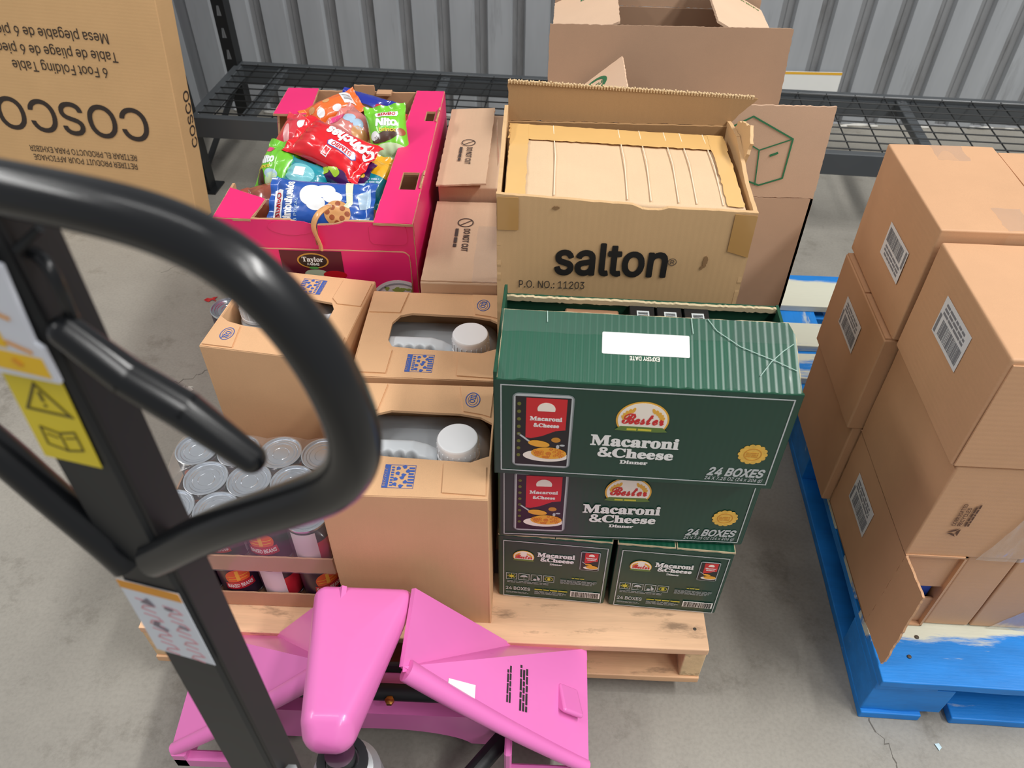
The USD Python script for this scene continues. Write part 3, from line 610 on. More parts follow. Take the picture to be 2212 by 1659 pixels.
rowB = [(-0.887, 0.1645), (-0.811, 0.1635), (-0.735, 0.1625)]
rowA = [(-0.9245, 0.2305), (-0.8485, 0.2300), (-0.7725, 0.2290), (-0.6965, 0.2285)]
nm = ["leftmost", "second from the left", "third from the left", "rightmost"]
place_can(True, *rowC[2], ZU, 0.05, "bean can third from the left in the wrapped tray's front row, label facing out", UG)
for k in (0, 1, 3): place_can(False, *rowC[k], ZU, [-0.4, -0.15, 0, -1.9][k], f"bean can {nm[k]} in the front row of the wrapped upper tray", UG)
for k in range(3): place_can(False, *rowB[k], ZU, 0.4 * k, f"bean can {['leftmost', 'in the middle', 'rightmost'][k]} {'of' if k != 1 else 'of'} the middle row in the wrapped upper tray", UG)
for k in range(4): place_can(False, *rowA[k], ZU, 0.7 * k, f"bean can {nm[k]} in the back row of the wrapped upper tray", UG)
for k in range(4): place_can(False, *rowC[k], ZL, [0.2, 0.35, -1.95, 0.6][k], f"bean can {nm[k]} in the front row of the lower tray", LG)
# trays and film
KT = kraft("kraft_tray", (196, 150, 120), 0.7, corr=0.05, axis="x")
FILM = film("shrink_film", (1, 1, 1), 0.03, 0.14, 0.05)
TX0, TX1, TY0, TY1 = -0.966, -0.6535, 0.0565, 0.272
def tray(z, label, wall):
    T = Thing("can_tray", label, "tray", (TX0, TY0, z), 0)
    w, d = TX1 - TX0, TY1 - TY0
    T.part("floor_panel", box(0, 0, 0, w, d, 0.0035), KT, smooth=False)
    T.part("front_wall", ext(ragged(sbox(0, 0, w, wall), 0.0008, 0.01, 3), 0.003, frame((0, 0, 0), (1, 0, 0), (0, 0, 1))), KT, smooth=False)
    T.part("back_wall", box(0, d, 0, w, d + 0.003, wall), KT, smooth=False)
    T.part("side_wall", box(-0.003, 0, 0, 0, d, wall), KT, smooth=False); T.part("side_wall", box(w, 0, 0, w + 0.003, d, wall), KT, smooth=False)
    return T
t1 = tray(0.1755, "lower cardboard tray of bean cans standing on the wooden pallet", 0.042)
t2 = tray(0.2885, "upper cardboard tray of bean cans wrapped in clear shrink film", 0.042)
cx = np.array(rowC + rowB + rowA)
gx, gy = np.meshgrid(np.linspace(TX0 - 0.004, TX1 + 0.002, 110), np.linspace(TY0 - 0.004, TY1 + 0.004, 80), indexing="ij")
dist = np.min([np.hypot(gx - a, gy - b) for a, b in cx], 0)
gz = ZU + CH + 0.0012 - np.clip((dist - CR) * 0.55, 0, 0.02)
edge = np.minimum.reduce([gx - gx.min(), gx.max() - gx, gy - gy.min(), gy.max() - gy]); gz -= 0.008 * np.exp(-edge / 0.004) * (dist > CR)
V = np.stack([gx, gy, gz], -1); n0, n1 = gx.shape
per = [(i, 0) for i in range(n0)] + [(n0 - 1, j) for j in range(1, n1)] + [(i, n1 - 1) for i in range(n0 - 2, -1, -1)] + [(0, j) for j in range(n1 - 2, 0, -1)]
idx = np.arange(n0 * n1).reshape(n0, n1); q = np.stack([idx[:-1, :-1], idx[1:, :-1], idx[1:, 1:], idx[:-1, 1:]], -1).reshape(-1, 4)
F = [q]; base = n0 * n1; P = np.array([V[i, j] for i, j in per]); Vs = [V.reshape(-1, 3)]; prev = np.array([idx[i, j] for i, j in per])
for k in range(1, 7):
    L = P.copy(); f = k / 6; L[:, 2] = P[:, 2] * (1 - f) + (0.292) * f
    out = 0.003 * f; L[:, 0] += np.where(P[:, 0] < -0.95, -out - 0.006 * math.sin(f * 3), np.where(P[:, 0] > -0.66, out * .2, 0)); L[:, 1] += np.where(P[:, 1] < 0.06, -out, 0)
    L[:, :2] += 0.0014 * (meshkit.noise(np.c_[L * 55]) - .5)[:, None]
    cur = base + np.arange(len(P)); base += len(P); Vs.append(L); F.append(np.stack([prev, np.roll(prev, -1), np.roll(cur, -1), cur], -1)[:, ::-1]); prev = cur
V = np.vstack(Vs); F = np.vstack(F); m = trimesh.Trimesh(V - np.array([TX0, TY0, 0.2885]), np.vstack([F[:, [0, 1, 2]], F[:, [0, 2, 3]]]), process=False)
t2.part("shrink_film", m, FILM, smooth=True)
for k, (x, y) in enumerate(((-0.968, 0.563), (-0.996, 0.648))):
    for j, z in enumerate((PZ + 0.001, PZ + 0.110)): place_can(False, x, y, z, k, f"bean can beyond the left jug carton, {['nearer', 'farther'][k]} stack, {['under the top can', 'on top'][j]}", "loose cans beyond the left jug carton")

# ================================================================== MAGENTA CARTON OF SNACK BAGS
MG = mat("magenta_print", lin(234, 36, 114), 0.42, var=0.04, scale=5, coat=0.25, coatrough=0.25, bump=0.03, bscale=120)
KI = kraft("kraft_raw", (196, 152, 116), 0.75)
MX, MY, MW, MD, MH = -0.957, 0.615, 0.392, 0.607, 0.465
mc = Thing("snack_carton", "bright magenta open carton heaped with snack bags at the back left of the wooden pallet", "carton", (MX, MY, PZ), 0)
t = 0.005; FR = frame((0, 0, 0), (1, 0, 0), (0, 0, 1))
def skin(name, poly, M, tt=0.005, outer=0.0009, seed=0, lab=None):
    """board with a printed face: raw core plus a thin printed sheet"""
    p = mc.part(name, ext(ragged(poly, 0.0007, 0.012, seed), tt, M, -tt), KI, smooth=False, label=lab)
    mc.part("printed_face", ext(ragged(poly.buffer(-0.0012), 0.0006, 0.012, seed + 1), outer, M, 0.0), MG, p, smooth=False)
lip = sbox(0.0, 0.0, MW, MH).difference(ell(0.205, MH + 0.004, 0.055, 0.014)).difference(Polygon([(0.196, MH - 0.055), (0.199, MH - 0.055), (0.205, MH + 0.01), (0.192, MH + 0.01)]))
skin("front_panel", lip, FR, seed=1)
mc.part("torn_lip", ext(ragged(ell(0.152, MH - 0.016, 0.046, 0.017).intersection(sbox(0.1, MH - 0.04, 0.195, MH - 0.001)), 0.0008, 0.008, 2), 0.001, FR, 0.0012), MG, smooth=False)
skin("back_panel", unary_union([sbox(0, 0, MW, MH - 0.004), sbox(0.175, MH - 0.01, 0.225, MH + 0.012)]), frame((MW, MD, 0), (-1, 0, 0), (0, 0, 1)), seed=3)
mc.part("torn_tab", cham(0.225, MD - 0.028, MH - 0.004, 0.262, MD - 0.004, MH + 0.003, 0.001), KI, smooth=False)
LW = Polygon([(0, 0), (MD, 0), (MD, MH), (MD - 0.11, MH), (MD - 0.128, MH - 0.03), (MD - 0.17, MH - 0.11), (MD - 0.42, MH - 0.125), (MD - 0.47, MH - 0.10), (0.14, MH - 0.06), (0.135, MH), (0, MH)])
LWx = Polygon([(MD - x, y) for x, y in LW.exterior.coords])
skin("left_panel", LWx.buffer(0), frame((0, MD, 0), (0, -1, 0), (0, 0, 1)), seed=5)
skin("right_panel", sbox(0, 0, MD, MH), frame((MW, 0, 0), (0, 1, 0), (0, 0, 1)), seed=7)
UPF = frame((0, 0, MH), (1, 0, 0), (0, 1, 0))
slots = unary_union([sbox(MW - 0.045, 0.125, MW - 0.012, 0.195), sbox(MW - 0.03, 0.44, MW - 0.010, 0.49)])
skin("top_rail", Polygon([(MW - 0.078, -0.004), (MW, -0.006), (MW, MD), (MW - 0.070, MD)]).difference(slots), UPF, 0.005, seed=9)
skin("top_rail", Polygon([(0, MD - 0.148), (0.078, MD - 0.150), (0.084, MD - 0.10), (0.078, MD), (0, MD)]), UPF, 0.005, seed=11)
skin("top_rail", Polygon([(0, 0.0), (0.075, -0.002), (0.083, 0.05), (0.085, 0.075), (0.0, 0.117)]), UPF, 0.005, seed=13)
for y in (0.16, 0.465): mc.part("torn_tab", ext(ragged(ell(0, 0, 0.032, 0.012), 0.002, 0.006, 4), 0.003, frame((MW - 0.004, y, MH + 0.004), (0, 1, 0), (0.5, 0, 1))), KI, smooth=False)
mc.part("bottom_panel", box(t, t, 0, MW - t, MD - t, 0.006), KI, smooth=False)
mc.part("inner_tray", box(t + .001, t + .001, 0.318, MW - t - .001, MD - t - .001, 0.323), KI, smooth=False)
# front lower panel, logo and salad picture
low = rrect(0.012, 0.02, MW - 0.012, 0.400, 0.016)
p = mc.part("lower_front_panel", ext(ragged(low, 0.0005, 0.02, 15), 0.0028, FR, 0.001), KI, smooth=False)
mc.part("printed_face", ext(low.buffer(-0.0012), 0.0006, FR, 0.0036), MG, p, smooth=False)
mc.part("crease_panel", ext(rrect(MW - 0.088, 0.415, MW - 0.014, MH - 0.004, 0.012), 0.0010, FR, 0.001), MG, smooth=False)
def df(name, poly, m, lift): return ext(poly.intersection(low.buffer(-0.0015)), PT, FR, lift)
LY = 0.0044
MAR = flat("maroon_print", (92, 24, 40), 0.45); GOLD = flat("logo_gold", (206, 150, 62), 0.45); DKB = flat("logo_dark", (44, 28, 24), 0.45)
GRN = flat("leaf_green", (78, 150, 70), 0.45); SALAD = flat("salad_green", (150, 170, 90), 0.5); PALEG = flat("pale_green", (176, 190, 164), 0.4); SHRED = flat("shiny_red", (186, 22, 34), 0.25)
mc.part("maroon_band", df("", sbox(0.118, 0.29, 0.243, 0.3975), MAR, LY), MAR, smooth=False)
lg = mc.part("logo", df("", ell(0.183, 0.374, 0.032, 0.0185), GOLD, LY + .0004), GOLD, smooth=False)
mc.part("logo_ground", df("", ell(0.183, 0.374, 0.0285, 0.0155), DKB, LY + .0008), DKB, lg, smooth=False)
mc.part("leaf", df("", ell(0.183, 0.3572, 0.010, 0.0028), GRN, LY + .0012), GRN, lg, smooth=False)
mc.part("lettering", df("", unary_union([mv(text("Taylor", 0.043, 0.0115, serif=True, fat=1.5), 0.1615, 0.3725), mv(text("FARMS", 0.024, 0.0052, bold=2), 0.171, 0.3635)]), WHITE, LY + .0012), WHITE, lg, smooth=False)
mc.part("vegetable_picture", df("", ell(0.186, 0.342, 0.024, 0.011), PALEG, LY + .0004), PALEG, smooth=False)
mc.part("vegetable_picture", df("", ell(0.224, 0.341, 0.024, 0.010), SHRED, LY + .0008), SHRED, smooth=False)
bw_ = mc.part("bowl_picture", df("", ell(0.352, 0.272, 0.062, 0.060), WHITE, LY + .0004), flat("bowl_white", (222, 224, 228), 0.4), smooth=False)
mc.part("bowl_rim", df("", ring(ell(0.352, 0.272, 0.056, 0.053), 0.004), WHITE, LY + .0008), flat("bowl_grey", (150, 152, 160), 0.4), bw_, smooth=False)
rng = np.random.RandomState(4)
mc.part("salad_print", df("", unary_union([ell(0.352 + rng.uniform(-.04, .04), 0.300 + rng.uniform(-.02, .012), rng.uniform(.003, .007), rng.uniform(.002, .004), rot=rng.uniform(0, 180)) for _ in range(60)]), SALAD, LY + .0008), SALAD, bw_, smooth=False)
# golden brown torn strip hooked over the lip
strip = spline([(0.222, 0.036, MH + 0.010), (0.218, 0.014, MH + 0.017), (0.208, -0.004, MH + 0.013), (0.200, -0.010, MH - 0.004), (0.201, -0.009, MH - 0.03), (0.205, -0.008, MH - 0.062)], 40)
mc.part("torn_strip", tube(strip, 0.0072, 8, r2=np.linspace(0.005, 0.003, 40)), mat("gold_strip", lin(226, 168, 108), 0.25, var=0.15, scale=60, coat=0.6))

# ---- snack bags
def plastic(name, rgb, var=0.08, rough=0.28):
    return mat(name, lin(*rgb), rough, var=var, scale=14, coat=0.9, coatrough=0.10, bump=0.28, bscale=26, bstretch=(1, 1, 1))
CLEARB = film("bag_window", (1, 1, 1), 0.10, 0.1, 0.25)
class Bag:
    def __init__(s, label, c, L, W, T, yaw, tilt, m, seed, name="snack_bag", cat="snack bag", roll=0.0, seal=0.016):
        s.L, s.W, s.T, s.seal, s.seed = L, W, T, seal, seed
        Rz = trimesh.transformations.rotation_matrix(math.radians(yaw), (0, 0, 1)); Rx = trimesh.transformations.rotation_matrix(math.radians(tilt), (1, 0, 0)); Ry = trimesh.transformations.rotation_matrix(math.radians(roll), (0, 1, 0))
        M = trimesh.transformations.translation_matrix(c) @ Rx @ Ry @ Rz
        s.t = Thing(name, label, cat, M=M)
        nu, nv = 72, 44
        u = np.linspace(-L / 2, L / 2, nu); v = np.linspace(-W / 2, W / 2, nv); U, Vv = np.meshgrid(u, v, indexing="ij")
        top, bot = s.S(U, Vv), s.S(U, Vv, -1)
        i = np.arange(nu * nv).reshape(nu, nv); q = np.stack([i[:-1, :-1], i[1:, :-1], i[1:, 1:], i[:-1, 1:]], -1).reshape(-1, 4)
        F = np.vstack([q, q[:, ::-1] + nu * nv]); P = np.vstack([top.reshape(-1, 3), bot.reshape(-1, 3)])
        me = trimesh.Trimesh(P, np.vstack([F[:, [0, 1, 2]], F[:, [0, 2, 3]]]), process=False); me.merge_vertices(digits_vertex=5)
        s.body = s.t.part("wrapper", me, m, smooth=True)
    def S(s, u, v, side=1):
        L2 = s.L - 2 * s.seal; a = np.clip(1 - np.abs(2 * u / L2) ** 2.6, 0, 1) ** 0.7; b = np.clip(1 - np.abs(2 * v / s.W) ** 2.4, 0, 1) ** 0.6
        h = s.T / 2 * a * b
        k = np.exp(-np.maximum(L2 / 2 - np.abs(u), 0) / (0.12 * s.L)) * (np.abs(u) < L2 / 2)
        h = h + a ** .3 * b ** .3 * (0.05 * s.T * k * np.sin(v * 2 * np.pi / (s.W / 5.0) + s.seed * 1.7 + 2 * np.sign(u)) + 0.16 * s.T * (meshkit.fbm(np.stack([u * 26, v * 26, 0 * u + s.seed * 3.1 + side], -1), 3, s.seed) - 0.5))
        x = u * (1 - 0.03 * b); y = v * (1 - 0.10 * a)
        fin = (np.abs(u) >= L2 / 2)
        z = np.where(fin, side * 0.0006 + 0.004 * np.sin(v * 180 + s.seed) * (np.abs(u) - L2 / 2) / s.seal, side * np.maximum(h, 0.0004) * (1 if side > 0 else 0.8))
        return np.stack([x, y, z], -1)
    def art(s, name, poly, m, lift=0.0006, rot=0, at=(0, 0)):
        g = affinity.translate(affinity.rotate(poly, rot, origin=(0, 0)), *at)
        g = g.intersection(sbox(-s.L / 2 + .001, -s.W / 2 + .001, s.L / 2 - .001, s.W / 2 - .001))
        if g.is_empty: return
        ms = []
        for q in geoms(g):
            vv, ff = trimesh.creation.triangulate_polygon(q, engine="earcut"); vv = np.c_[vv, np.zeros(len(vv))]
            vv, ff = trimesh.remesh.subdivide_to_size(vv, ff, 0.005, max_iter=30); ms.append(trimesh.Trimesh(vv, ff, process=False))
        me = cat_(ms); p = me.vertices; e = 1e-4
        P = s.S(p[:, 0], p[:, 1]); N = np.cross(s.S(p[:, 0] + e, p[:, 1]) - P, s.S(p[:, 0], p[:, 1] + e) - P); N /= np.linalg.norm(N, axis=1, keepdims=True) + 1e-12
        s.t.part(name, trimesh.Trimesh(P + N * lift, me.faces, process=False), m, s.body, smooth=True)
cen = lambda g: mv(g, -(g.bounds[0] + g.bounds[2]) / 2, -(g.bounds[1] + g.bounds[3]) / 2)
pw = lambda n, c, r=0.3: mat(n, lin(*c), r, var=0.04, coat=0.6, coatrough=0.1, bump=0.2, bscale=26)
P_W, P_R, P_Y, P_B = pw("bag_print_white", (238, 240, 242)), pw("bag_print_red", (206, 26, 44)), pw("bag_print_yellow", (236, 200, 60)), pw("bag_print_blue", (40, 84, 178))
P_CH, P_TAN, P_PK, P_LG = pw("bag_print_chocolate", (70, 40, 26)), pw("bag_print_tan", (216, 158, 100)), pw("bag_print_pink", (232, 60, 130)), pw("bag_print_lime", (168, 206, 48))
P_BR, P_PB = pw("bag_print_brown", (160, 84, 50)), pw("bag_print_paleblue", (176, 204, 228))
def logo(b, at, rot, w=0.06):
    b.art("logo_panel", cen(Polygon([(0, 0), (w, 0), (w * 1.06, w * .13), (w, w * .30), (0, w * .30), (-w * .06, w * .15)])), P_W, 0.0007, rot, at)
    b.art("lettering", cen(text("BIMBO", w * .84, w * .17, bold=3)), P_R, 0.0011, rot, at)
ZB = 0.585
# back row first
b = Bag("orange boxy snack pack with a white barcode at the back of the magenta carton", (-0.818, 1.088, 0.644), 0.145, 0.075, 0.055, 32, 25, plastic("bag_orange", (240, 112, 40)), 1)
b.art("barcode_panel", cen(sbox(0, 0, 0.026, 0.040)), P_W, 0.0007, 0, (0.045, 0.006)); b.art("barcode", cen(bars(0, 0, 0.022, 0.018, 12, 1)), pw("bag_print_grey", (120, 120, 126)), 0.0010, 90, (0.045, 0.006))
b.art("food_picture", ell(-0.03, -0.012, 0.010, 0.012), P_W); b.art("food_picture", ell(-0.005, 0.014, 0.009, 0.007), P_TAN); b.art("food_picture", ell(-0.045, 0.012, 0.008, 0.01), P_TAN); b.art("food_picture", ell(0.010, -0.018, 0.011, 0.008), P_W)
b = Bag("dark blue snack wrapper with ruffled end behind the orange pack", (-0.752, 1.132, 0.632), 0.14, 0.085, 0.05, -18, 28, plastic("bag_darkblue", (26, 44, 158)), 2)
b.art("chocolate_panel", cen(sbox(0, 0, 0.10, 0.035)), P_CH, 0.0007, 0, (0, -0.022))
b = Bag("small red and white snack bag in the carton's back right corner", (-0.700, 1.090, 0.622), 0.12, 0.085, 0.05, -25, 25, plastic("bag_redwhite", (222, 40, 52)), 3)
b.art("white_swoosh", ell(0.02, -0.008, 0.035, 0.014, rot=-8), P_W)
b = Bag("red and white snack bag at the carton's left wall, behind the big red bag", (-0.884, 1.010, 0.618), 0.12, 0.10, 0.06, 75, 22, plastic("bag_redleft", (214, 52, 66)), 4)
b.art("white_swoosh", ell(0.022, -0.012, 0.022, 0.016), P_W); b.art("white_swoosh", ell(-0.02, 0.018, 0.030, 0.008, rot=20), pw("bag_print_rose", (236, 168, 168))); b.art("food_picture", ell(-0.040, -0.01, 0.012, 0.016), P_TAN)
b = Bag("clear windowed snack bag with pink rolls between the big red and green bags", (-0.750, 1.002, 0.642), 0.13, 0.09, 0.055, -40, 25, plastic("bag_rose", (216, 128, 120)), 5)
b.art("white_bow", unary_union([ell(-0.014, 0.004, 0.016, 0.012, rot=30), ell(0.016, 0.004, 0.016, 0.012, rot=-30), ell(0, 0, 0.006, 0.006)]), P_PB); b.art("roll_picture", ell(0.035, -0.012, 0.022, 0.016), P_TAN); b.art("roll_picture", ell(-0.045, -0.01, 0.016, 0.02), P_PK)
b = Bag("lime green snack bag with a chocolate bar picture at the carton's right rail", (-0.664, 0.955, 0.654), 0.138, 0.094, 0.05, 100, 42, plastic("bag_green", (116, 204, 40)), 6)
logo(b, (0.042, -0.004), -96, 0.05)
b.art("lettering", cen(text("Nito", 0.052, 0.017, bold=6)), P_W, 0.0009, -98, (0.020, -0.002)); b.art("lettering", cen(text("brinco", 0.044, 0.008, bold=4)), P_Y, 0.0009, -98, (0.001, -0.004))
b.art("chocolate_picture", ell(-0.013, 0.004, 0.012, 0.034, rot=12), P_CH); b.art("cream_picture", ell(-0.008, 0.030, 0.011, 0.010), P_W); b.art("milk_swirl", ell(-0.045, -0.004, 0.016, 0.040, rot=-8), pw("bag_print_palegreen", (206, 236, 190)))
b.art("chocolate_picture", ell(-0.006, -0.034, 0.009, 0.010), P_BR)
# big red one on top
b = Bag("large glossy red bag of sweet rolls lying across the top of the heap", (-0.768, 0.858, 0.666), 0.192, 0.108, 0.062, -27, 24, plastic("bag_red", (226, 18, 34), 0.10, 0.22), 7)
b.art("lettering", cen(text("Conchas", 0.115, 0.026, bold=6)), P_W, 0.0009, 176, (0.036, 0.022)); 
b.art("logo_panel", cen(Polygon([(0, 0), (.062, 0), (.067, .008), (.062, .017), (0, .017), (-.005, .008)])), P_B, 0.0006, 176, (0.034, -0.006))
b.art("logo_panel", cen(Polygon([(0, 0), (.060, 0), (.064, .007), (.060, .0145), (0, .0145), (-.004, .007)])), P_W, 0.0009, 176, (0.034, -0.0055)); b.art("lettering", cen(text("BIMBO", 0.048, 0.010, bold=3)), P_R, 0.0012, 176, (0.034, -0.0055))
b.art("outline_mark", ring(cen(sbox(0, 0, .016, .022)), .0022), P_W, 0.0007, -10, (0.008, -0.028))
# middle
b = Bag("lime green snack bag leaning on the carton's left cut-out", (-0.886, 0.842, 0.624), 0.130, 0.092, 0.06, 75, 36, plastic("bag_green_left", (112, 198, 42)), 8, roll=-14)
b.art("lettering", cen(text("Nito", 0.042, 0.017, bold=6)), P_W, 0.0009, -75, (0.008, 0.020)); b.art("lettering", cen(text("brinco", 0.036, 0.008, bold=4)), P_Y, 0.0009, -75, (-0.010, 0.022)); b.art("logo_panel", ell(0.034, 0.026, 0.007, 0.012), P_PK)
b.art("chocolate_picture", ell(-0.040, 0.026, 0.024, 0.010), P_CH); b.art("milk_swirl", ell(-0.040, -0.005, 0.022, 0.018), pw("bag_print_palegreen", (206, 236, 190))); b.art("milk_swirl", ell(-0.022, -0.002, 0.01, 0.018), P_PB)
b.art("fine_print", textlines(0, 0, .03, .024, 4, 7), pw("bag_print_darkgreen", (60, 130, 30)), 0.0007, -78, (0.045, -0.03))
b = Bag("small reddish brown pack with a white label beside the lime bag", (-0.832, 0.886, 0.620), 0.095, 0.075, 0.045, 25, 30, plastic("bag_brown", (158, 70, 54)), 9)
b.art("label_panel", cen(sbox(0, 0, .022, .020)), P_W, 0.0007, 0, (-0.008, 0.018)); b.art("pale_corner", ell(-0.034, 0.022, 0.012, 0.010), pw("bag_print_rose", (236, 168, 168))); b.art("cake_picture", cen(sbox(0, 0, .024, .02)), P_TAN, 0.0007, -20, (0.03, -0.02))
b = Bag("purple and lime snack bag with yellow dots under the big red bag", (-0.742, 0.822, 0.636), 0.120, 0.085, 0.05, -22, 26, plastic("bag_purple", (70, 26, 92)), 10)
b.art("lime_panel", Polygon([(-.067, -.045), (-.03, -.045), (-.022, .0), (-.035, .045), (-.067, .045)]), P_LG)
for k, (x, y) in enumerate(((-.012, .016), (.008, -.004), (.024, .018), (.045, .004), (.050, -.024))): b.art("yellow_dot", ell(x, y, .006, .006), P_Y)
b.art("lime_gummy", cen(rrect(0, 0, .034, .016, .006)), P_LG, 0.0009, -35, (-.008, -.020)); b.art("lime_gummy", cen(rrect(0, 0, .022, .012, .005)), P_LG, 0.0009, 25, (-.028, -.028)); b.art("orange_swirl", ell(.026, -.012, .016, .008, rot=-20), pw("bag_print_orange", (214, 128, 40)))
b = Bag("yellow and teal snack bag half under the carton's right rail", (-0.690, 0.842, 0.604), 0.13, 0.10, 0.05, 70, 30, plastic("bag_yellow", (240, 180, 30)), 11)
b.art("teal_panel", sbox(-.064, -.05, .004, .05), pw("bag_print_teal", (20, 140, 160))); b.art("barcode_panel", cen(sbox(0, 0, .016, .026)), P_W, .0008, 0, (.020, .030)); b.art("fine_print", textlines(0, 0, .036, .02, 3, 9), P_PB, .0010, -70, (-.03, .0))
b = Bag("teal snack bag with a clear window behind the blue bag", (-0.818, 0.802, 0.624), 0.125, 0.080, 0.045, -18, 34, plastic("bag_teal", (16, 146, 164)), 12)
b.art("window", ell(-0.01, 0.0, 0.034, 0.024), pw("bag_print_aqua", (120, 196, 206))); b.art("white_square", cen(sbox(0, 0, .024, .022)), P_W, .0010, 8, (-.012, .004)); b.art("glint_patch", ell(0.05, -0.014, 0.016, 0.009), pw("bag_print_aqua", (120, 196, 206)))
b = Bag("brown snack pack low in the carton's front left corner", (-0.898, 0.765, 0.588), 0.10, 0.10, 0.05, 20, 24, plastic("bag_russet", (150, 74, 52)), 13)
b = Bag("blue bag with a waffle picture at the carton's front", (-0.766, 0.708, 0.618), 0.222, 0.108, 0.050, -2, 38, plastic("bag_blue", (32, 86, 176)), 14)
logo(b, (-0.089, -0.010), 92, 0.068)
b.art("lettering", cen(text("Bimbuñuelos", 0.092, 0.0165, bold=5)), P_W, .0009, 90, (-0.066, 0.0)); b.art("lettering", cen(text("8 PIEZAS", 0.05, 0.006, bold=1)), P_PB, .0009, 90, (-0.048, -0.02))
b.art("milk_splash", unary_union([ell(-0.018, 0.014, 0.024, 0.025), ell(0.010, 0.024, 0.022, 0.016), ell(-0.006, -0.006, 0.020, 0.016), ell(0.028, 0.010, 0.020, 0.014)]), P_W)
wf = ell(0.040, -0.024, 0.027, 0.027); b.art("waffle_picture", wf, P_TAN, .0010)
b.art("waffle_hollow", unary_union([ell(0.040 + dx * .85, -0.024 + dy * .85, 0.0055, 0.0055) for dx, dy in ((-.012, .012), (.012, .012), (-.012, -.012), (.012, -.012), (0, 0.024), (0, -.024), (.024, 0), (-.024, 0))]), P_BR, .0013)
b.art("banner", Polygon([(.048, .052), (.064, .050), (.070, 0.0), (.062, -.012), (.052, -.008), (.058, 0.0)]), pw("bag_print_cream", (226, 232, 200)), .0014)
for pl in ([(.076, .02), (.1, .04), (.104, .0), (.084, -.01)], [(.082, -.03), (.104, -.02), (.1, -.05), (.078, -.056)], [(.07, .05), (.09, .06), (.085, .045)]): b.art("pale_facet", Polygon(pl), P_PB, .0008)

# ================================================================== PLAIN CARTONS between the magenta and the tan carton
KM = kraft("kraft_pinkish", (206, 172, 142), 0.72, corr=0.05, axis="x", spec=0.35)
INKM = flat("stamp_ink_brown", (70, 56, 50), 0.7)
def nocut(T, cx, cy, z, s=1.0):
    M = frame((cx, cy, z), (0, -1, 0), (1, 0, 0))
    g = unary_union([ring(ell(-0.016 * s, -0.001, 0.017 * s, 0.017 * s), 0.0022), affinity.rotate(sbox(-0.0165 * s, -0.017 * s, -0.0145 * s, 0.016 * s), 40, origin=(-0.016 * s, 0)), mv(text("DO NOT CUT", 0.083 * s, 0.0125 * s, bold=2), 0.008 * s, -0.002), textlines(0.008 * s, -0.020 * s, 0.082 * s, -0.009 * s, 1, 3)])
    decal(T, "lettering", g, M, INKM, lift=0.0016)
pc = Thing("plain_carton", "plain light brown carton with a do-not-cut stamp, just behind the middle jug carton", "carton", (-0.549, 0.540, PZ), 0.0)
pc.part("body", soft_box(0.152, 0.300, 0.380, 0.004, 0.0014, 21), KM)
for k, (a, b) in enumerate(((0.003, 0.297),)): pc.part("top_flap", ext(ragged(sbox(0.002, a, 0.150, b), 0.0006, 0.01, k), 0.0028, frame((0, 0, 0.380), (1, 0, 0), (0, 1, 0))), KM, smooth=False)
nocut(pc, 0.073, 0.195, 0.3826)
pc.part("clear_tape", ext(ragged(sbox(0.10, -0.001, 0.15, 0.2), 0.001, 0.01, 3), 0.0003, frame((0, 0, 0.3832), (1, 0, 0), (0, 1, 0))), TAPE, smooth=False)
pc2 = Thing("plain_carton", "plain light brown carton with a raised top flap, farther from the jugs than its twin", "carton", (-0.545, 0.850, PZ), 0.0)
pc2.part("body", soft_box(0.150, 0.360, 0.412, 0.004, 0.0014, 22), KM)
fm_ = ext(ragged(sbox(0.0, 0.0, 0.108, 0.372), 0.0008, 0.01, 6), 0.004, frame((-0.001, -0.022, 0.424), (1, 0, 0.06), (0, 1, 0.004)))
pc2.part("top_flap", fm_, KM, smooth=False)
nocut(pc2, 0.056, 0.150, 0.4324, 0.95)

# ================================================================== GREEN MACARONI CARTONS
GP = kraft("green_print", (24, 84, 62), 0.34, var=0.06, corr=0.5, axis="x", spec=0.5)
GPD = kraft("green_print_shaded", (26, 66, 52), 0.34, var=0.06, corr=0.06, axis="x", spec=0.5)  # same green as the flaps, darkened: upright faces carry their shade in the colour
KRAW = kraft("kraft_raw_edge", (196, 180, 146), 0.85)
SIL = flat("print_silver", (190, 196, 196), 0.4); GLOW = flat("print_glow", (128, 138, 138), 0.4); BLK = flat("print_black", (24, 26, 28), 0.35); BRED = flat("print_red", (206, 38, 42), 0.4)
BGOLD = flat("print_gold", (232, 176, 62), 0.4); BGOLD2 = flat("print_gold_dark", (200, 138, 40), 0.4); MACY = flat("print_macaroni", (238, 172, 52), 0.45); MACO = flat("print_macaroni_orange", (214, 122, 36), 0.45); RIB = flat("print_ribbon", (96, 124, 52), 0.4); YELT = flat("print_yellow", (206, 196, 60), 0.45); OLIVE = flat("print_olive", (104, 110, 40), 0.45)
SEALG = mat("print_seal_gold", lin(226, 180, 74), 0.4, var=0.2, scale=120); CREAM = flat("print_cream", (246, 238, 224), 0.45)
LG_, WG, HG = 0.4056, 0.1937, 0.1915
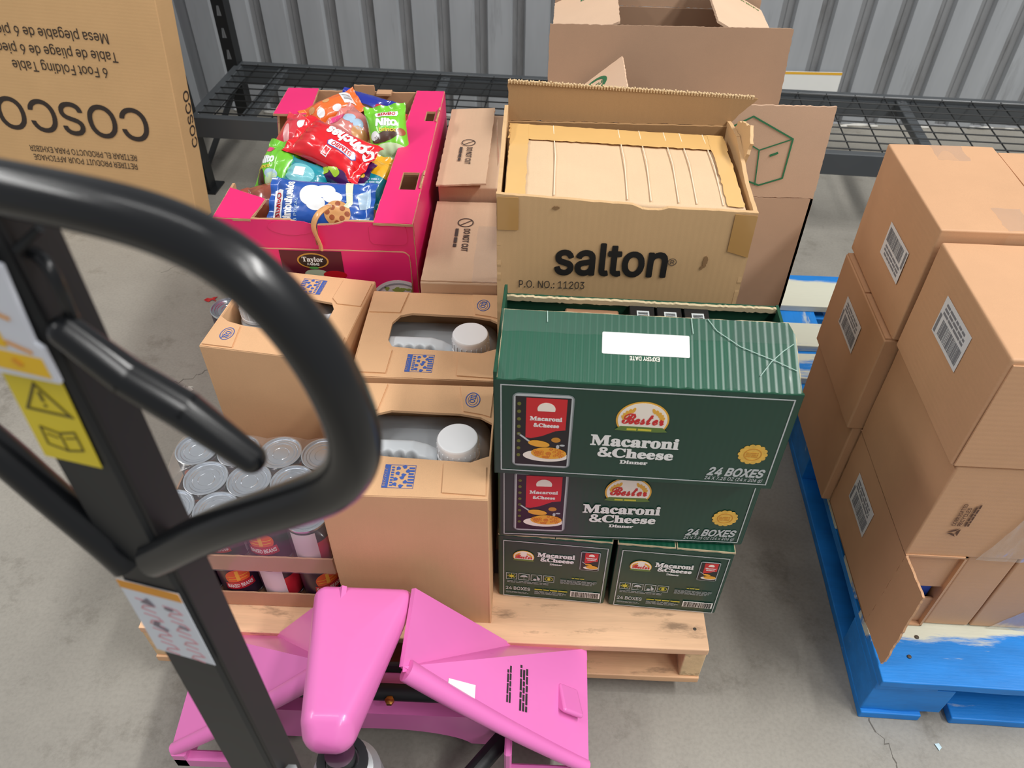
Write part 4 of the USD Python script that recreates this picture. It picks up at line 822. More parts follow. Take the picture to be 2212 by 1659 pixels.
def arch_logo(D, cx, cy, r, simple=False):
    a = ell(cx, cy, r, r * 0.97, 40); a = a.intersection(sbox(cx - 2 * r, cy - r * 0.52, cx + 2 * r, cy + 2 * r))
    D("logo", a, BGOLD, 1); D("logo_ground", a.buffer(-r * 0.07), CREAM, 2)
    lv = []
    for sgn in (-1, 1):
        for k in range(5):
            t = 0.15 + 0.22 * k; lv.append(ell(cx + sgn * r * 0.74 * math.cos(t), cy + r * 0.60 * math.sin(t), r * 0.15, r * 0.065, 12, sgn * (62 + 12 * k)))
    D("wheat_sprigs", unary_union(lv), BGOLD, 3)
    D("ribbon", Polygon([(cx - r, cy - r * .58), (cx - r * .8, cy - r * .36), (cx + r * .8, cy - r * .36), (cx + r, cy - r * .58), (cx + r * .6, cy - r * .62), (cx - r * .6, cy - r * .62)]), RIB, 3)
    if not simple: D("ribbon_print", mv(textlines(0, 0, r * 1.1, r * .16, 1, 4), cx - r * .55, cy - r * .56), YELT, 4)
    D("lettering", mv(text("Bester", r * 1.6, r * 0.62, script=True, fat=2.0, simp=0.8), cx - r * 0.78, cy - r * 0.20), BRED, 4)
def pack_picture(D, x0, y0, w, h, detail=True):
    """printed picture of one dinner box"""
    P = lambda a, b: (x0 + a * w, y0 + b * h)
    outl = rrect(x0, y0, x0 + w, y0 + h, 0.07 * w)
    D("pack_glow", outl.buffer(0.045 * w), GLOW, 1); D("pack_outline", outl.buffer(0.02 * w), SIL, 2); D("pack_ground", sbox(x0 + .01 * w, y0 + .01 * h, x0 + .99 * w, y0 + .985 * h), BLK, 3)
    D("banner", Polygon([P(.2, .42), P(.2, .97), P(.92, .97), P(.92, .55), P(.74, .53), P(.5, .45), P(.3, .41)]), BRED, 4)
    a = ell(*P(.56, .83), .16 * w, .085 * h); a = a.intersection(sbox(x0, P(0, .80)[1], x0 + w, y0 + h)); D("pack_logo", a, CREAM, 5)
    D("lettering", unary_union([mv(text("Macaroni", .58 * w, serif=True, fat=2.5, simp=1.2), *P(.27, .67)), mv(text("&Cheese", .46 * w, serif=True, fat=2.5, simp=1.2), *P(.34, .58))]), WHITE, 5)
    D("plate", ell(*P(.58, .155), .42 * w, .085 * h).intersection(sbox(x0, y0, x0 + .98 * w, y0 + h)), CREAM, 4)
    rng = np.random.RandomState(2)
    heap = ell(*P(.64, .20), .33 * w, .085 * h).intersection(sbox(x0, y0, x0 + .98 * w, y0 + h)); D("macaroni", heap, MACY, 5)
    if detail:
        D("macaroni_pieces", unary_union([ring(ell(P(.36 + .6 * rng.rand(), 0)[0], P(0, .14 + .13 * rng.rand())[1], .035 * w, .016 * h, 8, rng.uniform(0, 180)), .012 * w) for _ in range(34)]).intersection(heap), MACO, 6)
        D("mushroom", ell(*P(.76, .40), .085 * w, .035 * h), BGOLD2, 4); D("fork_bit", unary_union([ell(*P(.80, .30), .03 * w, .03 * h), ell(*P(.88, .325), .05 * w, .012 * h)]), SIL, 4)
        D("spine_print", unary_union([ell(*P(.075, .15 + .105 * k), .035 * w, .022 * h) for k in range(8)]), OLIVE, 4)
    D("spoonful", ell(*P(.45, .335), .20 * w, .045 * h, rot=-8), MACY, 5); D("spoon_handle", line([P(.06, .47), P(.16, .42), P(.30, .345)], .035 * w), SIL, 4)
def side_art(T, M):
    D = lambda n, g, m, k: decal(T, n, g, M, m, lift=0.0008 + 0.0003 * k)
    D("border_line", ring(sbox(0.009, 0.009, LG_ - 0.009, HG - 0.008), 0.0017), SIL, 1)
    pack_picture(D, 0.029, 0.024, 0.077, 0.142)
    arch_logo(D, 0.2035, 0.130, 0.036)
    D("lettering", unary_union([mv(text("Macaroni", 0.124, 0.0215, serif=True, fat=2.6), 0.136, 0.0750), mv(text("&Cheese", 0.107, 0.0190, serif=True, fat=2.6), 0.148, 0.0515), mv(text("Dinner", 0.040, 0.0072, serif=True, fat=2.5), 0.181, 0.0385)]), WHITE, 1)
    sc_ = ell(0.364, 0.0735, 0.0172, 0.0172); sc_ = unary_union([sc_] + [ell(0.364 + 0.0165 * math.cos(a), 0.0735 + 0.0165 * math.sin(a), 0.0042, 0.0042, 12) for a in np.arange(14) * 2 * math.pi / 14])
    D("seal", sc_, SEALG, 1); D("seal_ring", ring(ell(0.364, 0.0735, 0.0125, 0.0125), 0.0014), BGOLD2, 2); D("seal_print", textlines(0.355, 0.068, 0.373, 0.079, 3, 2), BGOLD2, 2)
    D("lettering", unary_union([mv(text("24 BOXES", 0.079, 0.0165, bold=4, italic=0.2), 0.308, 0.0250), mv(text("24 X 7.25 OZ (24 x 206 g)", 0.082, 0.0068, bold=1, italic=0.15), 0.3065, 0.0150)]), SIL, 1)
def end_art(T, M):
    D = lambda n, g, m, k: decal(T, n, g, M, m, lift=0.0008 + 0.0003 * k)
    D("border_line", ring(sbox(0.009, 0.004, WG - 0.006, HG - 0.016), 0.0016), SIL, 1)
    arch_logo(D, 0.0445, 0.131, 0.0185, True)
    D("lettering", unary_union([mv(text("Macaroni", 0.065, 0.0125, serif=True, fat=3.0, simp=1.0), 0.068, 0.1355), mv(text("&Cheese", 0.058, 0.0110, serif=True, fat=3.0, simp=1.0), 0.0735, 0.1225), mv(text("Dinner", 0.022, 0.0050, serif=True, fat=2.0, simp=1.0), 0.090, 0.1130)]), WHITE, 1)
    pack_picture(D, 0.1435, 0.1075, 0.031, 0.053, False)
    for k in range(4):
        x = 0.014 + k * 0.0222; D("handling_icon", ring(sbox(x, 0.059, x + 0.0195, 0.0785), 0.0009), SIL, 1)
    D("sun_symbol", unary_union([ell(.0238, .069, .0042, .0042)] + [affinity.rotate(sbox(.0233, .074, .0243, .0765), 45 * k, origin=(.0238, .069)) for k in range(8)]), YELT, 1)
    D("umbrella_symbol", unary_union([ell(.0460, .0685, .0068, .0058).intersection(sbox(0, .0685, 1, 1)), sbox(.0456, .062, .0464, .069)]), SIL, 1)
    D("hand_symbol", unary_union([ell(.0720, .066, .0026, .0042), ell(.0655, .0635, .0030, .0030), line([(.0715, .068), (.0695, .0745)], .0022)]), SIL, 1)
    D("cup_symbol", unary_union([ring(ell(.0905, .0688, .0072, .0060), .0009), ell(.0905, .0688, .0028, .004)]), YELT, 1)
    D("fine_print", unary_union([textlines(.016, .0485, .097, .0565, 2, 3), textlines(.111, .0585, .178, .0720, 4, 5), textlines(.014, .0145, .058, .0205, 2, 8), textlines(.066, .0175, .127, .0285, 3, 6)]), GLOW, 1)
    D("lettering", mv(text("24 BOXES", 0.0445, 0.0095, bold=2), .0135, .0255), SIL, 1)
    D("fine_print", unary_union([textlines(.131, .0765, .155, .0800, 1, 2), textlines(.066, .0305, .127, .0355, 1, 7)]), YELT, 1)
    D("barcode_panel", sbox(.131, .0185, .1840, .0365), WHITE, 1); D("barcode", bars(.133, .0195, .182, .0345, 30, 9), BLK, 2)
def green_closed(label, x, y, z, rz, w, d, seed):
    T = Thing("macaroni_carton", label, "carton", (x, y, z), rz)
    T.part("body", soft_box(w, d, HG - 0.003, 0.004, 0.0011, seed), GPD)
    up_ = frame((0, 0, HG - 0.0045), (1, 0, 0), (0, 1, 0)); s = min(w, d)
    if w < d:
        pl = [sbox(0.0, 0.001, w / 2 - 0.001, d), sbox(w / 2 + 0.001, 0.001, w, d)]
    else: pl = [sbox(0.001, 0.0, w, d / 2 - 0.001), sbox(0.001, d / 2 + 0.001, w, d)]
    for k, g in enumerate(pl):
        p = T.part("top_flap", ext(ragged(g, 0.0006, 0.01, seed + k), 0.0034, up_), KRAW, smooth=False)
        T.part("printed_face", ext(g.buffer(-0.0015), 0.0006, up_, 0.0034), GP, p, smooth=False)
    return T
FRM = frame((0, 0, 0), (1, 0, 0), (0, 0, 1))
def shift(x, y, a, s): return x + s * math.cos(a), y + s * math.sin(a)
a1 = -0.0573
x, y = shift(0.0194, 0.0712, a1, -WG); gb = green_closed("green macaroni carton at the bottom right of the stack, end panel facing out", x, y, PZ + .0005, a1, WG, LG_, 31); end_art(gb, FRM)
x, y = shift(0.0194, 0.0712, a1, -2 * WG - 0.008); gb2 = green_closed("green macaroni carton at the bottom left of the stack, end panel facing out", x, y, PZ + .0005, a1, WG, LG_, 32); end_art(gb2, FRM)
x, y = shift(0.0310, 0.0864, -0.0047, -LG_); gm = green_closed("green macaroni carton in the middle of the stack, long panel facing out", x, y, PZ + HG + .001, -0.0047, LG_, WG, 33); side_art(gm, FRM)
gk = green_closed("green macaroni carton hidden behind the middle one, under the tan open carton", -0.376, 0.286, PZ + HG + .001, 0.0, LG_ - 0.002, WG, 34)
# the open one on top
aT = -0.0332; x, y = shift(0.0278, 0.0513, aT, -LG_); zT = PZ + 2 * HG + .0015
go = Thing("macaroni_carton", "green macaroni carton on top of the stack, open, its front flap bent back", "carton", (x, y, zT), aT)
def board(T, name, poly, M, seed, outer=GPD, inner=KRAW, tt=0.004):
    p = T.part(name, ext(ragged(poly, 0.0006, 0.01, seed), tt, M, -tt), inner, smooth=False)
    T.part("printed_face", ext(poly.buffer(-0.0008), 0.0006, M, 0.0), outer, p, smooth=False); return p
GIN = kraft("green_inside", (30, 74, 54), 0.6)
board(go, "front_panel", sbox(0, 0, LG_, HG), FRM, 1, inner=GIN); side_art(go, FRM)
board(go, "back_panel", sbox(0, 0, LG_, HG - 0.004), frame((LG_, WG, 0), (-1, 0, 0), (0, 0, 1)), 2, inner=GIN)
go.part("back_edge", ext(ragged(sbox(0.002, 0, LG_ - 0.002, 0.0075), 0.0010, 0.004, 9), 0.005, frame((0, WG - 0.005, HG - 0.010), (1, 0, 0), (0, 0, 1))), KRAW, smooth=False)
board(go, "side_panel", sbox(0, 0, WG, HG + 0.012), frame((0, WG, 0), (0, -1, 0), (0, 0, 1)), 3, inner=GIN)
board(go, "side_panel", sbox(0, 0, WG, HG - 0.002), frame((LG_, 0, 0), (0, 1, 0), (0, 0, 1)), 4, inner=GIN)
go.part("bottom_panel", box(0.004, 0.004, 0, LG_ - 0.004, WG - 0.004, 0.004), GIN, smooth=False)
FL = frame((0, 0.0005, HG - 0.0015), (1, 0, 0), (0, 0.097, 0.040)); fl_len = 0.1075
flp = Polygon([(0.004, 0), (LG_ - 0.002, 0), (LG_ - 0.004, fl_len - 0.018), (LG_ - 0.012, fl_len), (0.006, fl_len)])
fp = board(go, "front_flap", flp, FL, 5, outer=GP)
go.part("white_panel", ext(rrect(0.142, 0.046, 0.259, 0.079, 0.002), PT, FL, 0.0010), WHITE, fp, smooth=False)
go.part("lettering", ext(affinity.rotate(mv(text("EXPIRY DATE", 0.040, 0.0058, bold=2), 0, 0), 180, origin=(0, 0)), PT, frame(np.array(FL @ np.array([0.219, 0.044, 0, 1]))[:3], FL[:3, 0], FL[:3, 1]), 0.0010), CREAM, fp, smooth=False)
go.part("clear_tape", ext(ragged(sbox(0.004, fl_len - 0.034, LG_ - 0.008, fl_len - 0.001), 0.001, 0.02, 7), 0.0003, FL, 0.0012), film("tape_matte", (1, 1, 1), 0.015, 0.3, 0.0), fp, smooth=False)
go.part("crumpled_tape", crumple(Polygon([(LG_ - 0.10, 0.004), (LG_ - 0.004, 0.002), (LG_ - 0.010, fl_len - 0.004), (LG_ - 0.085, fl_len - 0.002)]), FL, 0.0022, 12, 0.0006), film("tape_glossy", (1, 1, 1), 0.03, 0.16, 0.0), fp, smooth=True)
cr = lambda P, r=0.0006: tube(np.array([(FL @ np.array([*q, 0.0024, 1]))[:3] for q in P]), r, 6)
go.part("tape_creases", cat_([cr([(0.284, 0.106), (0.296, 0.088), (0.326, 0.066), (0.345, 0.058), (0.372, 0.047), (0.399, 0.034)]), cr([(0.397, 0.074), (0.382, 0.062), (0.366, 0.046), (0.350, 0.024)]), cr([(0.262, 0.106), (0.264, 0.082)]), cr([(0.066, 0.106), (0.067, 0.089)])]), flat("glint_pale", (170, 198, 186), 0.3), fp)  # glints along the tape creases, drawn as thin pale lines
# inside: dinner boxes and a kraft pad
names = ["left", "middle", "right"]
for k, xx in enumerate((0.190, 0.230, 0.270)):
    T = Thing("dinner_box", f"slim black dinner box with a white barcode inside the open green carton, {names[k]} of three", "box", (x + xx * math.cos(aT), y + xx * math.sin(aT) + 0.098, zT + 0.0045), aT, "dinner boxes in the open carton")
    T.part("body", soft_box(0.036, 0.088, 0.178, 0.0015, 0.0003, 60 + k), BLK)
    T.part("barcode_panel", ext(sbox(0.010, 0.012, 0.028, 0.074), PT, frame((0, 0, 0.178), (1, 0, 0), (0, 1, 0)), 0.0006), SIL, smooth=False)
    T.part("barcode", ext(affinity.rotate(bars(0.0, 0.0, 0.056, 0.014, 26, 3), 90, origin=(0, 0)), PT, frame((0.026, 0.015, 0.178), (1, 0, 0), (0, 1, 0)), 0.0010), BLK, smooth=False)
T = Thing("kraft_pad", "folded brown cardboard pad inside the open green carton", "cardboard pad", (x + 0.095, y + 0.100, zT + 0.0045), aT)
T.part("pad", cham(0, 0, 0, 0.080, 0.084, 0.166, 0.002), kraft("kraft_pad", (158, 118, 88), 0.75), smooth=False)

# ================================================================== TAN OPEN CARTON ("salton") with a taped carton inside
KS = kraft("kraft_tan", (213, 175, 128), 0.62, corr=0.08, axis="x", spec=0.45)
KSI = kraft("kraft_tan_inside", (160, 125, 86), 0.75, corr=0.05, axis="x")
SX, SY_, SZ, SW, SD, SH = -0.3855, 0.3005, PZ + 2 * HG + .0015, 0.374, 0.262, 0.330
so = Thing("tan_carton", "tan double-wall carton standing open behind the green cartons with a torn back flap", "carton", (SX, SY_, SZ), 0)
def kb(T, name, poly, M, seed, tt=0.006, m=None, amp=0.0005): return T.part(name, ext(ragged(poly, amp, 0.009, seed), tt, M, -tt), m or KS, smooth=False)
kb(so, "front_panel", Polygon([(0, 0), (SW, 0), (SW + 0.001, SH - 0.02), (SW * .66, SH - 0.016), (SW * .62, SH - 0.020), (SW * .56, SH - 0.019), (SW * .52, SH - 0.012), (0, SH)]), FRM, 1)
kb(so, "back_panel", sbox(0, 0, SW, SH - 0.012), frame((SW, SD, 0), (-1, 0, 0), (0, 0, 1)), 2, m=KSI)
kb(so, "side_panel", Polygon([(0, 0), (SD, 0), (SD, SH - 0.004), (SD * .6, SH - 0.004), (SD * .35, SH + 0.012), (0, SH + 0.014)]), frame((0, SD, 0), (0, -1, 0), (0, 0, 1)), 3, amp=0.0008)
kb(so, "side_panel", Polygon([(0, 0), (SD, 0), (SD, SH - 0.004), (SD * .7, SH + 0.006), (SD * .3, SH - 0.016), (0, SH - 0.02)]), frame((SW, 0, 0), (0, 1, 0), (0, 0, 1)), 4, amp=0.0008)
kb(so, "bottom_panel", sbox(0.006, 0.006, SW - 0.006, SD - 0.006), frame((0, 0, 0.006), (1, 0, 0), (0, 1, 0)), 5)
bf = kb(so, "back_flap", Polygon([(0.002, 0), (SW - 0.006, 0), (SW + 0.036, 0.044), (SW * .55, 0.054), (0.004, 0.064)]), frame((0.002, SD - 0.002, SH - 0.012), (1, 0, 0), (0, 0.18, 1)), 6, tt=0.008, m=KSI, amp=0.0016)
edge = []
for k in range(170):
    f = k / 169; p0 = np.array([0.006 + f * (SW + 0.026), SD + 0.0085 + 0.0025 * (k % 2), SH - 0.012 + 0.0625 - 0.018 * f]); edge.append(box(*(p0 - (0.0011, 0.003, 0.003)), *(p0 + (0.0011, 0.003, 0.0012 + 0.0012 * math.sin(k * 1.9) * math.sin(k * .37)))))
so.part("flute_edge", cat_(edge), kraft("kraft_flutes", (206, 178, 138), 0.85), bf, smooth=False)
so.part("side_flap", ext(ragged(Polygon([(0, 0), (0.10, 0.0), (0.09, 0.030), (0.03, 0.05), (0.0, 0.035)]), 0.002, 0.006, 8), 0.005, frame((SW - 0.002, 0.13, SH - 0.014), (0, 1, 0), (0.15, 0, 1))), KS, smooth=False)
kt = film("packing_tape", (0.80, 0.62, 0.36), 0.10, 0.2, 0.35)
KTAPE = mat("tan_tape", lin(190, 146, 88), 0.3, var=0.05, coat=0.5, bump=0.1)
so.part("packing_tape", ext(rrect(0.001, SH - 0.058, 0.032, SH - 0.004, 0.002), 0.0005, FRM, 0.0014), KTAPE, smooth=False)
so.part("packing_tape", ext(Polygon([(SW - 0.032, SH - 0.085), (SW, SH - 0.095), (SW, SH - 0.024), (SW - 0.032, SH - 0.022)]), 0.0005, FRM, 0.0014), KTAPE, smooth=False)
zb = lambda z: z - SZ; xb = lambda X: X - SX
decal(so, "lettering", mv(text("salton", 0.170, 0.0545, bold=6, fat=0.0, res=192, simp=0.7), xb(-0.298), zb(0.7565)), FRM, INK, lift=0.0018)
decal(so, "lettering", unary_union([ring(ell(xb(-0.1215), zb(0.783), 0.0066, 0.0066), 0.0010), mv(text("R", None, 0.0075, bold=1), xb(-0.1215) - 0.0026, zb(0.783) - 0.0037)]), FRM, flat("registered_ink", (92, 78, 66), 0.7), lift=0.0018)
decal(so, "lettering", unary_union([mv(text("P.O. NO.: 11203", 0.1015, 0.0135), xb(-0.3515), zb(0.7285)), textlines(xb(-0.350), zb(0.708), xb(-0.318), zb(0.718), 1, 2)]), FRM, flat("po_ink", (66, 58, 50), 0.7), lift=0.0018)
for px_, pz_, rx, rz_ in ((xb(-0.0725), zb(0.785), 0.0032, 0.011), (xb(-0.076), zb(0.774), 0.0018, 0.004), (xb(-0.30), zb(0.870), 0.005, 0.003)):
    so.part("dent", ext(ragged(ell(px_, pz_, rx, rz_), 0.001, 0.004, 3), 0.0003, FRM, 0.0014), kraft("kraft_dent", (150, 116, 80), 0.9), smooth=False)
so.part("clear_tape", crumple(ragged(sbox(-0.004, SH - 0.05, 0.03, SH + 0.016), 0.002, 0.008, 3), frame((-0.002, 0.20, 0), (0, -1, 0), (0, 0, 1)), 0.006, 4, 0.003), TWR, smooth=True)
KIN = kraft("kraft_light_top", (220, 190, 154), 0.66, corr=0.05, axis="x")
ti = Thing("taped_carton", "light brown carton sealed with tan tape, sitting inside the tan open carton", "carton", (SX + 0.010, SY_ + 0.008, SZ + 0.0065), 0)
IW, ID, IH = SW - 0.024, SD - 0.030, 0.316
bdy = soft_box(IW, ID, IH, 0.007, 0.0022, 41, 26); v = bdy.vertices.copy(); v[:, 2] += np.where(v[:, 2] > IH - 0.01, 0.004 * np.sin(np.clip(v[:, 1] / ID, 0, 1) * 3.1) - 0.014 * np.clip(v[:, 0] / IW, 0, 1) * 1.0, 0); bdy.vertices = v
ti.part("body", bdy, KIN)
topz = lambda X, Y: IH + 0.004 * np.sin(np.clip(Y / ID, 0, 1) * 3.1) - 0.014 * np.clip(X / IW, 0, 1)
def drape(poly, lift=0.0022, tt=0.0004):
    m = ext(poly, tt); m = trimesh.Trimesh(*trimesh.remesh.subdivide_to_size(m.vertices, m.faces, 0.02)); v = m.vertices.copy(); v[:, 2] += topz(v[:, 0], v[:, 1]) + lift; m.vertices = v; return m
KT2 = mat("tan_tape_top", lin(222, 178, 112), 0.3, var=0.06, coat=0.5, bump=0.15)
ti.part("packing_tape", drape(ragged(sbox(0.0, ID - 0.062, IW, ID - 0.006), 0.0015, 0.008, 1)), KT2, smooth=True)
ti.part("packing_tape", drape(ragged(sbox(0.002, 0.004, 0.031, ID - 0.006), 0.0012, 0.008, 2), 0.0026), KT2, smooth=True)
ti.part("packing_tape", drape(ragged(sbox(IW - 0.028, 0.004, IW - 0.003, ID - 0.006), 0.0012, 0.008, 3), 0.0026), KT2, smooth=True)
ti.part("top_creases", cat_([tube([(q, 0.006, topz(q, 0.006) + 0.0022), (q + 0.002, ID * .5, topz(q, ID * .5) + 0.0024), (q - 0.001, ID - 0.006, topz(q, ID) + 0.0026)], 0.0010, 6) for q in (0.072, 0.178, 0.212, 0.252, 0.278, 0.316)]), kraft("kraft_crease", (244, 222, 194), 0.6))

# ================================================================== TWO LARGE OPEN CARTONS behind
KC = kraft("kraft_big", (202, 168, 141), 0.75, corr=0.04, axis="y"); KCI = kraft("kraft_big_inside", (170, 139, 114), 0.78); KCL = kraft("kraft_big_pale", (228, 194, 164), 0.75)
GRI = flat("green_carton_ink", (46, 112, 72), 0.65); GRI2 = flat("green_carton_ink_pale", (110, 140, 84), 0.65)
def big(label, x, y, z0, H, rz, front_up, seed):
    W, D = 0.505, 0.345
    T = Thing("large_carton", label, "carton", (x, y, z0), rz)
    tt = 0.005
    T.part("front_panel", ext(ragged(sbox(0, 0, W, H), 0.0006, 0.02, seed), tt, FRM, -tt), KC, smooth=False)
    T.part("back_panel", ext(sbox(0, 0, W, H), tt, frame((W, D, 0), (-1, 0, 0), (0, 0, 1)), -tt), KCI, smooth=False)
    T.part("side_panel", ext(sbox(0, 0, D, H), tt, frame((0, D, 0), (0, -1, 0), (0, 0, 1)), -tt), KCL, smooth=False)
    T.part("side_panel", ext(sbox(0, 0, D, H), tt, frame((W, 0, 0), (0, 1, 0), (0, 0, 1)), -tt), KC, smooth=False)
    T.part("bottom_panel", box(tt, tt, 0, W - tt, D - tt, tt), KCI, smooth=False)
    fd = 0.172
    if front_up: fp = T.part("front_flap", ext(ragged(sbox(0, 0.001, W, fd), 0.0008, 0.006, seed + 1), tt, frame((0, 0, H), (1, 0, 0), (0, 0.10, 1)), -tt), KC, smooth=False)
    else: fp = T.part("front_flap", ext(ragged(sbox(0.008, -0.16, W - 0.008, 0), 0.0008, 0.006, seed + 1), tt, frame((0, 0.012, H), (1, 0, 0), (0, -0.05, 1)), -tt), KCL, smooth=False)
    T.part("back_flap", ext(ragged(sbox(0, 0.001, W, fd + 0.01), 0.0008, 0.006, seed + 2), tt, frame((0, D - 0.002, H), (1, 0, 0.0), (0, 0.16, 1)), -tt), KCI, smooth=False)
    ang_ = 0.69 if front_up else 0.46; ca, sa = math.cos(ang_), math.sin(ang_); sf = 0.2 if front_up else 0.16
    lf = T.part("side_flap", ext(ragged(sbox(0.004, 0, D - 0.02, sf), 0.0008, 0.006, seed + 3), tt, frame((0.002, D - 0.006, H), (0, -1, 0), (ca, 0, sa)), -0.0), KCL, smooth=False)
    rf = T.part("side_flap", ext(ragged(sbox(0.012, 0, D - 0.02, fd if not front_up else 0.16), 0.0008, 0.006, seed + 4), tt, frame((W - 0.002, 0.006, H), (0, 1, 0), (-ca, 0, sa if not front_up else -sa * 0.1)), -0.0), KCL, smooth=False)
    # green recycling print on the outer face of the left flap
    M = frame((0.002, D - 0.006, H), (0, -1, 0), (ca, 0, sa)); Mo = frame(np.array(M[:3, 3]), M[:3, 0], M[:3, 1])
    logo_ = unary_union([ring(ell(0.055, 0.125, 0.034, 0.034), 0.009), affinity.rotate(mv(text("RECYCLE", 0.05, 0.012, bold=2), 0.03, 0.119), 90, origin=(0.055, 0.125)), ring(sbox(0.025, 0.07, 0.085, 0.085), 0.003)])
    T.part("recycling_print", ext(logo_, PT, Mo, tt + 0.0004), GRI, lf, smooth=False)
    M2_ = frame((W - 0.002, 0.006, H), (0, 1, 0), (-ca, 0, sa if not front_up else -sa * 0.1))
    T.part("recycling_print", ext(unary_union([affinity.rotate(mv(text("PLEASE RECYCLE", 0.09, 0.011, bold=1), 0, 0), 90, origin=(0, 0))]), PT, frame((M2_ @ np.array([0.31, 0.012, 0, 1]))[:3], M2_[:3, 0], M2_[:3, 1]), tt + 0.0004), GRI2, rf, smooth=False)
    return T, fp
A, fA = big("large brown open carton with a green cube outline printed on its raised front flap", -0.312, 0.645, PZ + .0005, 0.522, 0.0, True, 51)
B, fB = big("large brown open carton farthest back, near the rack, with pale side flaps", -0.308, 1.045, PZ + .0005, 0.622, -0.03, False, 61)
FA = frame((0, 0, 0.522), (1, 0, 0), (0, 0.10, 1)); ox, oz = -0.312, PZ + 0.522
P = lambda X, Z: (X - ox, Z - oz)
cube = unary_union([line([P(.012, .828), P(.051, .850), P(.129, .811), P(.126, .737), P(.085, .722), P(.012, .748)], 0.0029), line([P(.129, .811), P(.073, .789), P(.012, .822)], 0.0022), line([P(.073, .789), P(.078, .722)], 0.0022), line([P(.094, .779), P(.108, .785)], 0.0042)])
A.part("cube_print", ext(cube, PT, FA, 0.0016), GRI, fA, smooth=False)

# ================================================================== PALLET JACK
PINK = mat("pink_paint", lin(229, 120, 190), 0.34, var=0.04, scale=5, coat=0.35, coatrough=0.15, alpha2=lin(150, 70, 120), thr=(0.70, 0.80), scale2=9.0)
BLKP = mat("black_rubber", lin(17, 19, 22), 0.30, var=0.08, scale=8, coat=0.35, coatrough=0.14, spec=0.35); BLKM = mat("black_metal", lin(34, 36, 38), 0.45, spec=0.35, var=0.06, scale=5)
BLKS = mat("black_metal_side", lin(26, 24, 26), 0.5, var=0.06, scale=5)
SILV = mat("cast_silver", lin(178, 182, 184), 0.42, var=0.08, scale=20, metallic=0.6); BRASS = mat("brass", lin(190, 140, 70), 0.35, metallic=1.0)
JL = np.array([-0.56, -0.25, 0.0])
jk = Thing("pallet_jack", "pink pallet jack with a tall black loop handle under the wooden pallet", "pallet jack", tuple(JL), 0)
def jp(name, m, mt, parent=None, smooth=30, label=None):
    m = m.copy(); m.apply_translation(-JL); return jk.part(name, m, mt, parent, smooth, label)
def hull(pts):
    """rounded solid around spheres (x, y, z, r)"""
    P = []
    s = trimesh.creation.icosphere(2, 1.0).vertices
    for x, y, z, r in pts: P.append(s * r + (x, y, z))
    return trimesh.convex.convex_hull(np.vstack(P))
FT = PZ - 0.0185
for x0 in (-0.373, -0.903):
    f = cham(x0, -0.02, 0.098, x0 + 0.160, 1.02, FT, 0.006); jp("fork", f, PINK, smooth=False)
    for yy in (0.88,): jp("load_wheel", trimesh.creation.cylinder(0.038, 0.11, sections=24, transform=trimesh.transformations.translation_matrix((x0 + 0.08, yy, 0.0385)) @ trimesh.transformations.rotation_matrix(math.pi / 2, (0, 1, 0))), BLKM)
    jp("load_wheel_fork", box(x0 + 0.055, 0.86, 0.03, x0 + 0.105, 0.90, 0.11), BLKM, smooth=False)
cxj = -0.558
def plate(s):
    X = lambda v: cxj + s * (v - cxj)            # mirror about the centre line
    return hull([(X(-0.222), 0.004, FT - 0.006, 0.006), (X(-0.222), -0.182, 0.118, 0.007), (X(-0.505), -0.148, 0.338, 0.016), (X(-0.500), -0.03, 0.362, 0.012), (X(-0.36), 0.006, FT - 0.006, 0.006)])
def quadplate(P, t):
    """thick plate on 3-D corner points"""
    P = np.array(P, float); n = np.cross(P[1] - P[0], P[-1] - P[0]); n /= np.linalg.norm(n)
    return trimesh.convex.convex_hull(np.vstack([P, P - n * t * np.sign(n[2])]))
for s in (1, -1):
    X = lambda v: cxj + s * (v - cxj)
    P = [(X(-0.214), 0.004, FT), (X(-0.214), -0.186, 0.128), (X(-0.505), -0.140, 0.350), (X(-0.500), -0.02, 0.372), (X(-0.345), 0.004, FT + .004)]
    tri1 = quadplate([P[0], P[1], P[2]], 0.008); tri2 = quadplate([P[0], P[2], P[4]], 0.008); tri3 = quadplate([P[4], P[2], P[3]], 0.008)
    sp = jp("side_plate", cat_([tri1, tri2, tri3]), PINK, smooth=40)
    jp("rolled_edge", tube(spline([(X(-0.218), -0.186, 0.124), (X(-0.35), -0.170, 0.224), (X(-0.50), -0.142, 0.342)], 14), np.linspace(0.011, 0.017, 14), 14), PINK, sp, smooth=60)
    jp("foot_bar", cham(min(X(-0.214), X(-0.352)), -0.198, 0.082, max(X(-0.214), X(-0.352)), -0.180, 0.112, 0.003), PINK, smooth=False)
    jp("foot_post", cham(min(X(-0.214), X(-0.240)), -0.198, 0.082, max(X(-0.214), X(-0.240)), -0.02, 0.128, 0.003), PINK, smooth=False)
    jp("inner_post", cham(min(X(-0.340), X(-0.352)), -0.192, 0.082, max(X(-0.340), X(-0.352)), -0.02, 0.170, 0.003), PINK, smooth=False)
